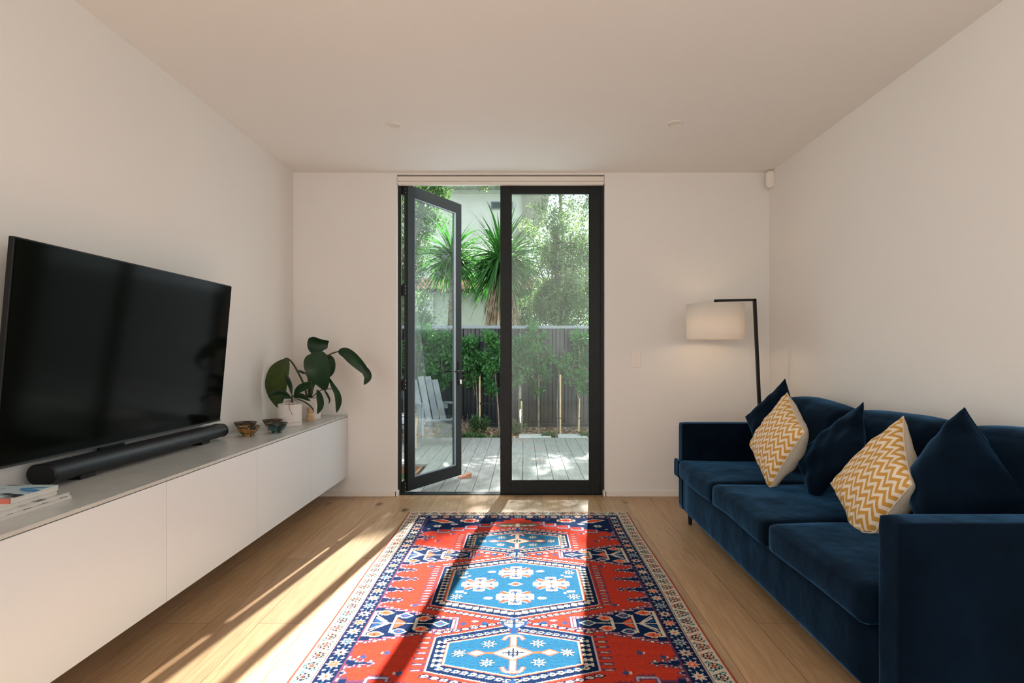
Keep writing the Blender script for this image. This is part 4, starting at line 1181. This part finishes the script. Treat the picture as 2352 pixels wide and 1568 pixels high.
o = w.build('bark_chips', M_chip, None); tag(o, 'brown bark chips scattered over the garden bed before the dark fence', 'mulch', None, 'stuff')

# wedge that holds the open leaf
ws = thing('door_wedge', 'small reddish timber wedge on the deck against the open door leaf', 'doorstop', loc=(-.575, 5.46, DZ))
c = Vector((-.575, 5.46, DZ)); MM = Matrix.Translation(c) @ Matrix.Rotation(math.radians(28), 4, 'Z')
w = MB(); v = [MM @ Vector(q) for q in ((-.06, -.03, 0), (.06, -.03, 0), (.06, .03, 0), (-.06, .03, 0), (.06, -.03, .045), (.06, .03, .045), (-.06, -.03, .012), (-.06, .03, .012))]
w.add(v, [(0, 1, 2, 3), (0, 1, 4, 6), (3, 2, 5, 7), (1, 2, 5, 4), (6, 4, 5, 7), (0, 6, 7, 3)])
w.build('wedge', mottled('wedge_timber', (.40, .18, .10), (.52, .27, .16), 14, .7), ws)

# ------------------------------------------------------------------ fences
def corrugated(mb, a, b, z0, z1, pitch=.195, depth=.035, th=.0015):
    a = Vector(a); b = Vector(b); d = (b - a); L_ = d.length; d.normalize(); n_ = Vector((d.y, -d.x, 0))
    prof = []; s = 0
    while s < L_:
        for q, h_ in ((0, 0), (.30, 0), (.36, 1), (.55, 1), (.58, .75), (.66, .75), (.69, 1), (.92, 1), (.985, 0)):
            if s + q * pitch <= L_: prof.append((s + q * pitch, h_ * depth))
        s += pitch
    v = []; f = []
    for (s_, h_) in prof:
        p_ = a + d * s_ + n_ * h_; v += [(p_.x, p_.y, z0), (p_.x, p_.y, z1)]
    for k in range(len(prof) - 1): f.append((2 * k, 2 * k + 2, 2 * k + 3, 2 * k + 1))
    mb.add(v, f)
FYY = 9.22
fn = thing('metal_fence', 'tall charcoal corrugated steel fence behind the staked saplings', 'fence', loc=(0, FYY, -.1))
for k in range(4):
    x0 = -4.75 + k * 2.37 + .0
    w = MB(); corrugated(w, (x0 + .03, FYY, 0), (x0 + 2.34, FYY, 0), .0, 1.60); w.build('panel', M_fence, fn)
for k in range(5):
    x0 = -4.75 + k * 2.37
    MB().box(x0 - .03, x0 + .03, FYY - .045, FYY + .02, -.12, 1.62).build('post', M_fence, fn)
MB().box(-4.78, 4.76, FYY - .05, FYY + .02, 1.60, 1.65).build('top_rail', M_rail, fn, bevel=.004)
MB().box(-4.78, 4.76, FYY - .048, FYY + .02, .0, .05).build('bottom_rail', M_fence, fn, bevel=.004)
MB().box(-4.78, 4.76, FYY - .03, FYY + .02, -.14, -.001).build('plinth', mottled('grey_sleeper', (.08, .09, .10), (.12, .13, .14), 8, .8), fn)
fs = thing('metal_fence', 'charcoal corrugated steel side fence at the right of the garden', 'fence', loc=(4.75, 7, -.1))
w = MB(); corrugated(w, (4.75, 9.1, 0), (4.75, 4.85, 0), .0, 1.60); w.build('panel', M_fence, fs)
MB().box(4.72, 4.79, 4.85, 9.15, 1.60, 1.65).build('top_rail', M_rail, fs)
MB().box(4.72, 4.79, 4.85, 9.15, -.1, .05).build('bottom_rail', M_fence, fs)

# ------------------------------------------------------------------ foliage
def leaves_np(centers, size, n_per, spread, elong=2.2, name='foliage', m=None, parent=None, up=.3, seed=1, gap=0):
    """many small folded leaf blades in one mesh"""
    r = np.random.default_rng(seed)
    cs = np.asarray(centers, float)
    if cs.shape[1] == 3: cs = np.c_[cs, np.full(len(cs), spread)]
    cen = np.repeat(cs[:, :3], n_per, 0); sp = np.repeat(cs[:, 3], n_per)
    d = r.normal(0, 1, cen.shape); d /= np.linalg.norm(d, axis=1)[:, None] + 1e-9
    rad = r.random(len(cen)) ** .5
    pos = cen + d * (rad * sp)[:, None]
    ax = r.normal(0, 1, cen.shape) + d * .8; ax[:, 2] += up; ax /= np.linalg.norm(ax, axis=1)[:, None]
    t = r.normal(0, 1, cen.shape); s = np.cross(ax, t); s /= np.linalg.norm(s, axis=1)[:, None] + 1e-9
    nn = np.cross(ax, s)
    L_ = size * r.uniform(.65, 1.3, len(cen))[:, None]; W_ = L_ / elong
    b = pos; c1_ = pos + ax * L_ * .5 + s * W_ * .5 + nn * W_ * .15; tip = pos + ax * L_; c2_ = pos + ax * L_ * .5 - s * W_ * .5 + nn * W_ * .15
    co = np.stack([b, c1_, tip, c2_], 1).reshape(-1, 3)
    n = len(pos)
    me = bpy.data.meshes.new(name)
    me.vertices.add(4 * n); me.vertices.foreach_set('co', co.ravel().astype(np.float32))
    me.loops.add(4 * n); me.loops.foreach_set('vertex_index', np.arange(4 * n, dtype=np.int32))
    me.polygons.add(n); me.polygons.foreach_set('loop_start', (np.arange(n) * 4).astype(np.int32))
    me.update(calc_edges=True)
    if m: me.materials.append(m)
    o = bpy.data.objects.new(name, me); link(o, parent)
    if parent is not None: o.matrix_parent_inverse = Matrix.Translation(-parent.location)
    return o

def branches(mb, base, tips, r0, trunk_top):
    base = Vector(base); tt = Vector(trunk_top)
    pts = spline([base, base.lerp(tt, .5) + Vector((random.uniform(-.03, .03), 0, 0)), tt], 8)
    mb.tube(pts, [r0 * (1 - .5 * i / 8) for i in range(9)], 7)
    for t_ in tips:
        t_ = Vector(t_); k = random.uniform(.35, 1); s = base.lerp(tt, k)
        mid = s.lerp(t_, .5) + Vector((random.uniform(-.05, .05), random.uniform(-.05, .05), .05))
        mb.tube(spline([s, mid, t_], 5), [r0 * .22 * (1 - .8 * i / 5) for i in range(6)], 5)

# staked saplings along the fence
saps = [ # px, stake top y (0 none), crown x, crown top, crown bottom, half width px, leaf, label
 (953, 915, 968, 752, 890, 34, 'leafy sapling with two stakes seen through the open leaf at its hinge side'),
 (1002, 905, 1018, 770, 885, 30, 'leafy sapling seen through the open leaf beside the grey garden chair'),
 (1097, 862, 1084, 778, 885, 26, 'bushy green sapling on a pale stake just right of the open door leaf'),
 (1147, 0, 1128, 768, 905, 27, 'sapling beside the centre stile, its trunk half hidden by the stile'),
 (1193, 921, 1196, 783, 888, 22, 'sapling with a short pale stake at the left edge of the closed leaf glass'),
 (1237, 0, 1236, 745, 900, 29, 'tallest thin-trunked sapling reaching the fence top behind the closed leaf'),
 (1282, 860, 1287, 815, 865, 24, 'sparse sapling on a tall pale stake behind the closed leaf'),
 (1329, 0, 1330, 770, 895, 27, 'bright green sapling with a pale trunk at the right of the closed leaf'),
 (900, 900, 905, 760, 895, 30, 'sapling glimpsed through the narrow gap beside the door hinges'),
]
for i, (px, sty, cxp, y0, y1, hw_, lab) in enumerate(saps):
    Y_ = 8.72 + .05 * ((i * 7) % 3 - 1)
    base = P(px, 992, Y_); base.z = -.05
    t = thing('staked_sapling', lab, 'sapling', 'young saplings planted along the fence', base)
    cl = []; k0 = 34 if i != 6 else 9
    rr = random.Random(i + 5)
    for k in range(k0):
        u = rr.random(); yy = y0 + (y1 - y0) * u
        wd = hw_ * (math.sin(math.pi * min(1, (u * .85 + .12))) ** .7)
        p_ = P(cxp + rr.uniform(-wd, wd), yy, Y_ + rr.uniform(-.16, .16)); cl.append((*p_, .07 + .03 * rr.random()))
    w = MB(); topc = P(cxp, y0 + 20, Y_)
    branches(w, base, [c_[:3] for c_ in cl[:12]], .012 if i not in (5, 7) else .015, topc)
    w.build('trunk', M_bark if i != 7 else M_stake, t)
    leaves_np(cl, .060, 52 if i != 6 else 26, .09, 1.9, 'foliage', M_leafA, t, seed=i + 1)
    if sty:
        sp_ = P(px + 5, 992, Y_ - .08); spt = P(px + 4, sty, Y_ - .08)
        MB().bar((sp_.x, Y_ - .08, -.08), (sp_.x, Y_ - .08, spt.z), .022, .022, (0, 1, 0)).build('stake', M_stake, t)
        if i == 2: MB().bar((sp_.x, Y_ - .09, .42), (sp_.x + .36, Y_ - .05, .40), .01, .03).build('tie', M_black, t)
        elif i in (6,): MB().bar((sp_.x - .3, Y_ - .09, .20), (sp_.x + .36, Y_ - .09, .20), .004, .012).build('tie', M_black, t)

# ground plants
for i, (px, py, Y_, h_, n_, lab) in enumerate(((1098, 996, 8.45, .30, 30, 'low feathery green plant at the foot of the pale stake'),
      (1030, 998, 8.35, .24, 40, 'low rounded green bush seen through the lower part of the open leaf'),
      (1185, 985, 8.5, .28, 34, 'pale feathery plant low beside the centre stile'),
      (1265, 1001, 8.25, .09, 14, 'small dark green tuft between the two pavers'),
      (1350, 1001, 8.25, .10, 14, 'small dark green tuft right of the pavers'),
      (1120, 1000, 8.15, .07, 26, 'flat strip of green groundcover along the deck edge by the centre stile'),
      (1045, 1001, 8.15, .07, 30, 'flat strip of green groundcover along the deck edge below the open leaf'))):
    b_ = P(px, py, Y_); b_.z = -.06
    t = thing('garden_plant', lab, 'plant', 'small plants in the mulch bed', b_)
    w = MB(); cl = []
    spread = .16 if h_ > .15 else .13
    if i >= 5: spread = .26
    for k in range(n_):
        tip = b_ + Vector((random.uniform(-spread, spread), random.uniform(-.09, .09), h_ * random.uniform(.4, 1)))
        w.tube(spline([b_, b_.lerp(tip, .5) + Vector((0, 0, -.01)), tip], 4), .0018, 4); cl.append((*tip, .03))
        cl.append((*b_.lerp(tip, .6), .03))
    w.build('stem', M_stem, t)
    leaves_np(cl, .030 if i != 0 else .045, 12, .03, 3.2 if i in (0, 2) else 2, 'foliage', M_grass if i not in (2,) else M_leafB, t, seed=40 + i)
b_ = P(1072, 994, 8.5); b_.z = -.06
w = MB()
for k in range(26):
    a = random.uniform(-1, 1); L_ = random.uniform(.15, .36); tip = b_ + Vector((a * L_ * .6, random.uniform(-.1, .1), L_))
    mid = b_.lerp(tip, .5) + Vector((random.uniform(-.04, .04), 0, 0))
    w.tube(spline([b_, mid, tip], 5), [.004, .0035, .003, .0025, .002, .001], 4)
    w.tube([mid, mid + Vector((random.uniform(-.08, .08), .02, .09))], .0015, 4)
tag(w.build('dry_shrub', mottled('dry_twig', (.30, .22, .17), (.42, .33, .27), 10, .9), None), 'leafless pale twiggy shrub in the bed beside the open door leaf', 'shrub')

# ------------------------------------------------------------------ cordylines behind the fence
def sword(mb, base, d, L_, w_, droop, twist):
    d = Vector(d).normalized(); c = []; p_ = Vector(base); n = 7; dd = d.copy()
    for k in range(n + 1):
        c.append(p_.copy()); p_ += dd * L_ / n; dd = (dd + Vector((0, 0, -droop / n))).normalized()
    s = Vector((-d.y, d.x, 0)); 
    if s.length < .05: s = Vector((1, 0, 0))
    s.normalize(); s = Matrix.Rotation(twist, 3, d) @ s
    v = []; f = []
    for k, q in enumerate(c):
        u = k / n; hw__ = w_ / 2 * (min(1, .5 + u * 3) * (1 - u ** 2.2) + .02)
        t_ = (c[min(k + 1, n)] - c[max(k - 1, 0)]).normalized(); nn = t_.cross(s)
        v += [q - s * hw__ + nn * hw__ * .3, q, q + s * hw__ + nn * hw__ * .3]
    for k in range(n):
        f += [(3 * k, 3 * k + 1, 3 * k + 4, 3 * k + 3), (3 * k + 1, 3 * k + 2, 3 * k + 5, 3 * k + 4)]
    mb.add(v, f)
def cordyline(heads, base, label, seed):
    rr = random.Random(seed); base = Vector(base)
    t = thing('cordyline_tree', label, 'tree', 'cordylines behind the fence', base)
    tr_ = MB(); lf = MB(); dd = MB()
    for (c, R_, nl, nd) in heads:
        c = Vector(c)
        tr_.tube(spline([base, base.lerp(c, .5) + Vector((.05, 0, 0)), c], 8), [.09 - .03 * i / 8 for i in range(9)], 9)
        for k in range(nl):
            az = rr.uniform(0, 2 * math.pi); el = math.asin(rr.uniform(-.62, 1) ** 1 if True else 0)
            d = (math.cos(az) * math.cos(el), math.sin(az) * math.cos(el), math.sin(el))
            o_c = c + Vector((0, 0, rr.uniform(-.22, .12)))
            sword(lf, o_c, d, R_ * rr.uniform(.75, 1.1), .050 * rr.uniform(.8, 1.15), .55 + rr.random() * (.7 if el > .3 else 1.3), rr.uniform(-.5, .5))
        for k in range(nd):
            az = rr.uniform(0, 2 * math.pi); d = (math.cos(az) * .5, math.sin(az) * .5, -1)
            o_c = c + Vector((math.cos(az) * .07, math.sin(az) * .07, rr.uniform(-.75, -.15)))
            sword(dd, o_c, d, rr.uniform(.5, .95), .024, .9, rr.uniform(-1.5, 1.5))
    tr_.build('trunk', M_bark, t, smooth=True); lf.build('sword_leaves', M_sword, t); dd.build('dead_leaves', M_dead, t)
hA = P(1152, 600, 10.6); hB = P(1040, 592, 11.0)
cordyline([((hA.x, hA.y, hA.z), 1.10, 430, 420)], (hA.x + .1, 10.6, -.1), 'large cordyline with upright green sword leaves and a skirt of dead leaves', 11)
cordyline([((hB.x, hB.y, hB.z), .95, 260, 10)], (hB.x - .2, 11.1, -.1), 'second cordyline head seen through the glass of the open door leaf', 12)

# ------------------------------------------------------------------ trees
def tree(name, label, base, blobs, leafsize, nper, leafm, r0, seed, elong=2.4, cat='tree', group=None):
    """blobs: (px, py, Y, radius m, clusters)"""
    rr = random.Random(seed); base = Vector(base)
    t = thing(name, label, cat, group, base)
    cl = []
    for (px, py, Y_, R_, nc) in blobs:
        c = P(px, py, Y_)
        for k in range(nc):
            d = Vector((rr.gauss(0, 1), rr.gauss(0, 1), rr.gauss(0, 1))).normalized() * R_ * rr.random() ** .45
            cl.append((*(c + d), rr.uniform(.10, .20)))
    w = MB(); cen = Vector([sum(c[k] for c in cl) / len(cl) for k in range(3)]); 
    branches(w, base, [c[:3] for c in rr.sample([c for c in cl if c[2] < 4.2], min(36, len([c for c in cl if c[2] < 4.2])))], r0, cen)
    w.build('trunk', M_bark, t)
    leaves_np(cl, leafsize, nper, .15, elong, 'foliage', leafm, t, seed=seed)
bR = P(1290, 900, 11.6); bR.z = -.12
tree('olive_tree', 'large grey-green small-leaved tree filling the right of the closed door glass', bR,
     [(1285, 650, 11.6, .85, 80), (1255, 560, 11.5, .65, 46), (1310, 560, 11.8, .6, 40), (1340, 478, 11.9, .34, 14), (1258, 478, 11.6, .36, 12), (1340, 660, 11.9, .8, 55),
      (1235, 690, 11.3, .5, 40), (1300, 715, 11.2, .6, 50), (1350, 580, 12.2, .6, 22), (1212, 620, 11.6, .3, 12), (1290, 500, 11.8, .35, 8),
      (1130, 362, 11.4, .58, 50), (1200, 362, 11.4, .58, 46), (1285, 345, 11.5, .62, 40), (1355, 350, 11.6, .65, 36), (1420, 400, 11.6, .6, 30), (1150, 325, 11.3, .45, 24), (1215, 325, 11.3, .4, 14)],
     .062, 70, M_leafB, .11, 21)
bG = P(1220, 900, 12.6); bG.z = -.12
tree('leafy_tree', 'bright green bushier tree low behind the large olive tree', bG,
     [(1225, 690, 12.2, .55, 30), (1270, 700, 12.4, .6, 30), (1345, 710, 12.5, .65, 35), (1200, 735, 12.0, .3, 16), (1400, 640, 12.6, 1.1, 60)], .06, 60, M_leafC, .08, 22, 1.9)
bL = P(890, 900, 12.0); bL.z = -.12
tree('leafy_tree', 'spreading green tree at the upper left behind the open door leaf', bL,
     [(1040, 350, 11.9, .65, 60), (1090, 330, 11.9, .6, 50), (1000, 370, 11.9, .6, 50), (905, 450, 12, .75, 60), (965, 440, 12, .5, 34), (1010, 435, 12.2, .28, 14), (940, 530, 12, .65, 46), (985, 500, 12.1, .4, 24), (880, 600, 11.8, .8, 50), (925, 640, 11.8, .5, 30), (960, 590, 12, .35, 14)],
     .065, 60, M_leafC, .1, 23, 2.4)
bS = P(965, 900, 10.6); bS.z = -.12
tree('round_shrub', 'rounded shrub rising just above the fence behind the open leaf', bS,
     [(968, 745, 10.6, .26, 30), (930, 700, 10.8, .45, 30)], .05, 55, M_leafC, .04, 24, 2, 'shrub')
bT = Vector((1.15, 13.7, -.12))
tree('leafy_tree', 'tall tree behind the olive tree, its crown rising above the head of the door', bT,
     [(1203 + X_ * F / Y_, 812 - (Z_ - CH) * F / Y_, Y_, R_, n_) for X_, Y_, Z_, R_, n_ in ((.1, 13.4, 5.95, .55, 44), (.75, 13.6, 6.12, .56, 46), (1.4, 13.6, 6.1, .56, 44), (2.0, 13.8, 5.9, .6, 40), (-.5, 13.4, 6.2, .5, 34), (.4, 13.5, 6.7, .45, 22), (1.5, 13.6, 6.6, .45, 20))],
     .07, 60, M_leafC, .06, 27)
# neighbours' tree further to the right, mirrored in the open leaf
bQ = Vector((8.2, 10.2, -.12))
t_bl = [(1203 + X_ * F / Y_, 812 - (Z_ - CH) * F / Y_, Y_, R_, n_) for X_, Y_, Z_, R_, n_ in ((6.6, 9.0, 2.6, 1.1, 110), (6.4, 8.6, 4.0, 1.1, 90), (7.2, 9.6, 5.2, 1.1, 70), (5.9, 7.9, 3.2, .8, 60), (7.6, 10.0, 3.4, 1.1, 90))]
tree('leafy_tree', 'tree beyond the right side fence, outside the frame', bQ, t_bl, .08, 40, M_leafB, .12, 25)

# ------------------------------------------------------------------ neighbouring house
HY = 16.0
hs = thing('neighbour_house', 'cream rendered neighbouring house with terracotta tiled roof behind the garden', 'house', loc=(-2, HY, -.1))
def HZ(py, Y_=HY): return CH - (py - VY) * Y_ / F
def HX(px, Y_=HY): return (px - VX) * Y_ / F
MB().box(HX(760), HX(1225), HY, HY + 4, -.1, HZ(672)).build('lower_wall', M_render, hs)
# mouldings on the lower wall
MB().box(HX(760), HX(1225), HY - .03, HY, HZ(689), HZ(685)).build('moulding', M_render, hs)
MB().box(HX(985), HX(996), HY - .09, HY - .01, -.1, HZ(674)).build('downpipe', M_renderup, hs)
MB().box(HX(760), HX(1228), HY - .42, HY - .30, HZ(674), HZ(667)).build('fascia', M_fascia, hs)
MB().box(HX(760), HX(1228), HY - .32, HY, HZ(675), HZ(673)).build('soffit', M_render, hs)
# tiled skirt roof: S-profile tiles, two visible courses
w = MB()
x0, x1 = HX(760), HX(1235); nT = 150; courses = 4
yA, zA, yB_, zB_ = HY - .46, HZ(669), HY + 1.0, HZ(640, HY + 1)
for c in range(courses):
    a0, a1 = c / courses, (c + 1) / courses
    v = []; f = []
    nn_ = nT * 8
    for k in range(nn_ + 1):
        X_ = x0 + (x1 - x0) * k / nn_; s_ = X_ / .21 * 2 * math.pi
        hgt = .035 * abs(math.sin(s_ / 2)) ** .7
        for (a_, lift) in ((a0, .035), (a0, .0 if False else .035), (a1, .0)):
            v.append((X_, yA + (yB_ - yA) * a_, zA + (zB_ - zA) * a_ + hgt + lift))
        v[-3] = (X_, yA + (yB_ - yA) * a0, zA + (zB_ - zA) * a0 + hgt - .0)
    for k in range(nn_):
        f += [(3 * k, 3 * k + 3, 3 * k + 4, 3 * k + 1), (3 * k + 1, 3 * k + 4, 3 * k + 5, 3 * k + 2)]
    w.add(v, f)
w.build('roof_tiles', M_tile, hs)
MB().box(HX(760, HY + .9), HX(1240, HY + .9), HY + .88, HY + .99, HZ(650, HY + .9), HZ(640, HY + .9)).build('roof_flashing', mat('dark_blue_flashing', (.02, .035, .06), .5), hs)
# upper storey with gable to the right
UY = HY + 1.0
w = MB(); gx = HX(1252, UY); zt = HZ(436, UY)
w.box(HX(740, UY), HX(1215, UY), UY, UY + 5, HZ(650, UY), zt)
w.build('upper_wall', M_renderup, hs)
MB().box(HX(740, UY), HX(1240, UY), UY - .04, UY, HZ(445, UY), HZ(442, UY)).build('moulding', M_render, hs)
MB().box(HX(720, UY), HX(1216, UY), UY - .55, UY + .1, HZ(436, UY), HZ(428, UY) + .02).build('gutter', mottled('grey_gutter', (.42, .46, .45), (.47, .51, .5), 4, .5), hs)
# brown raking gable slab
def hp_(px, py, d=0): q = P(px, py, UY - .1); return Vector((q.x, q.y + d, q.z))
w = MB()
pa = [(1198, 425), (1262, 425), (1262, 448), (1216, 520), (1190, 560), (1178, 545), (1200, 500)]
v = [hp_(*q) for q in pa] + [hp_(*q, 3.0) for q in pa]; n = len(pa)
w.add(v, [tuple(range(n)), tuple(range(n, 2 * n))] + [(i, (i + 1) % n, n + (i + 1) % n, n + i) for i in range(n)])
w.build('gable_slab', mottled('tan_render', (.34, .31, .27), (.38, .35, .31), 4, .9), hs)
wn = MB().box(HX(1128, UY), HX(1178, UY), UY - .06, UY - .01, HZ(480, UY), HZ(464, UY)).build('window', M_rail, hs)
MB().box(HX(1131, UY), HX(1175, UY), UY - .07, UY - .061, HZ(478, UY), HZ(466, UY)).build('pane', mat('dark_pane', (.05, .07, .08), .1), wn)

# ------------------------------------------------------------------ garden furniture
ac = thing('garden_chair', 'grey-blue slatted reclining timber garden chair in front of the saplings', 'chair', loc=(-1.24, 7.66, DZ))
MC = Matrix.Translation((-1.24, 7.66, DZ)) @ Matrix.Rotation(math.radians(-66), 4, 'Z')   # chair faces +x of this frame
def cb(a, b, w_, h_, up_=(0, 0, 1)):
    r3 = MC.to_3x3(); m_ = MB(); m_.bar(MC @ Vector(a), MC @ Vector(b), w_, h_, r3 @ Vector(up_)); return m_
for k in range(4):
    yk = -.15 + k * .10; ht = .90 - .03 * abs(k - 1.5) ** 1.6
    cb((.02, yk, .24), (-.26, yk - .06, ht), .085, .018, (1, 0, .4)).build('back_slat', M_greypaint, ac, bevel=.003)
for k in range(4):
    xk = .04 + k * .085; cb((xk, -.20, .28 + k * .018), (xk, .20, .28 + k * .018), .075, .018).build('seat_slat', M_greypaint, ac, bevel=.003)
for s in (-1, 1):
    cb((-.24, s * .24, .52), (.32, s * .24, .55), .09, .02).build('arm', M_greypaint, ac, bevel=.004)
    cb((.28, s * .22, 0), (.28, s * .22, .54), .07, .025, (0, 1, 0)).build('leg', M_greypaint, ac, bevel=.003)
    cb((-.30, s * .20, .06), (.30, s * .20, .33), .025, .09).build('leg', M_greypaint, ac, bevel=.003)
cb((-.13, -.24, .48), (-.13, .24, .48), .03, .07).build('back_rail', M_greypaint, ac)

bn = thing('garden_sofa', 'outdoor seat with pale blue cushion and dark teal back, behind the open leaf', 'garden seat', loc=(-2.16, 7.66, DZ))
MD = Matrix.Translation((-2.16, 7.66, DZ)) @ Matrix.Rotation(math.radians(12), 4, 'Z')
def db(x0, x1, y0, y1, z0, z1): return MB().obox(MD @ Matrix.Translation(((x0 + x1) / 2, (y0 + y1) / 2, (z0 + z1) / 2)), (x1 - x0) / 2, (y1 - y0) / 2, (z1 - z0) / 2)
db(-.55, .55, -.30, .32, .26, .36).build('seat_cushion', mottled('pale_blue_canvas', (.34, .40, .48), (.40, .46, .54), 8, .8), bn, bevel=.03)
db(-.50, .50, .30, .36, .56, .86).build('back_panel', mat('dark_teal_panel', (.012, .045, .055), .25), bn, bevel=.006)
db(-.55, .55, -.30, .32, .20, .255).build('frame', M_greypaint, bn, bevel=.004)
for sx_ in (-.52, .52):
    for sy_ in (-.27, .29): db(sx_ - .02, sx_ + .02, sy_ - .02, sy_ + .02, 0, .20 if sy_ < 0 else .20).build('leg', M_greypaint, bn)
for sx_ in (-.52, .52): db(sx_ - .02, sx_ + .02, .30, .34, .25, .86).build('back_post', M_greypaint, bn)
pc = [MD @ Vector(q) for q in ((.05, .20, .62), (.45, .20, .62), (.46, .12, .37), (.04, .12, .37))]
a, b, lp2 = pillow(pc, .10, 12, .04, .0)
n = len(a.v); a.v += b.v; a.f += [tuple(k + n for k in f) for f in b.f]; a.uv = {}
M_orn = mat('black_white_ornament', (.02, .02, .02), .8)
N, L, p = nodes(M_orn); tc = N.new('ShaderNodeTexCoord'); vo = N.new('ShaderNodeTexVoronoi'); vo.feature = 'DISTANCE_TO_EDGE'; vo.inputs['Scale'].default_value = 13
L.new(tc.outputs['Object'], vo.inputs['Vector']); rp = N.new('ShaderNodeValToRGB'); rp.color_ramp.elements[0].position = .08; rp.color_ramp.elements[0].color = (.5, .5, .45, 1); rp.color_ramp.elements[1].position = .12; rp.color_ramp.elements[1].color = (.015, .015, .015, 1)
L.new(vo.outputs['Distance'], rp.inputs[0]); L.new(rp.outputs[0], p.inputs['Base Color'])
tag(a.build('outdoor_cushion', M_orn, None, smooth=True), 'black cushion with white ornament lying on the outdoor seat', 'cushion')
# a low garden table
tt = thing('side_table', 'thin-topped low garden table in front of the pale blue outdoor seat', 'table', loc=(-1.42, 7.0, DZ))
MB().box(-1.82, -1.36, 6.92, 7.22, .40, .42).build('table_top', M_greypaint, tt, bevel=.004)
for (x, y) in ((-1.79, 6.95), (-1.39, 6.95), (-1.79, 7.19), (-1.39, 7.19)): MB().tube([(x, y, DZ), (x, y, .40)], .012, 8).build('leg', M_stake, tt)
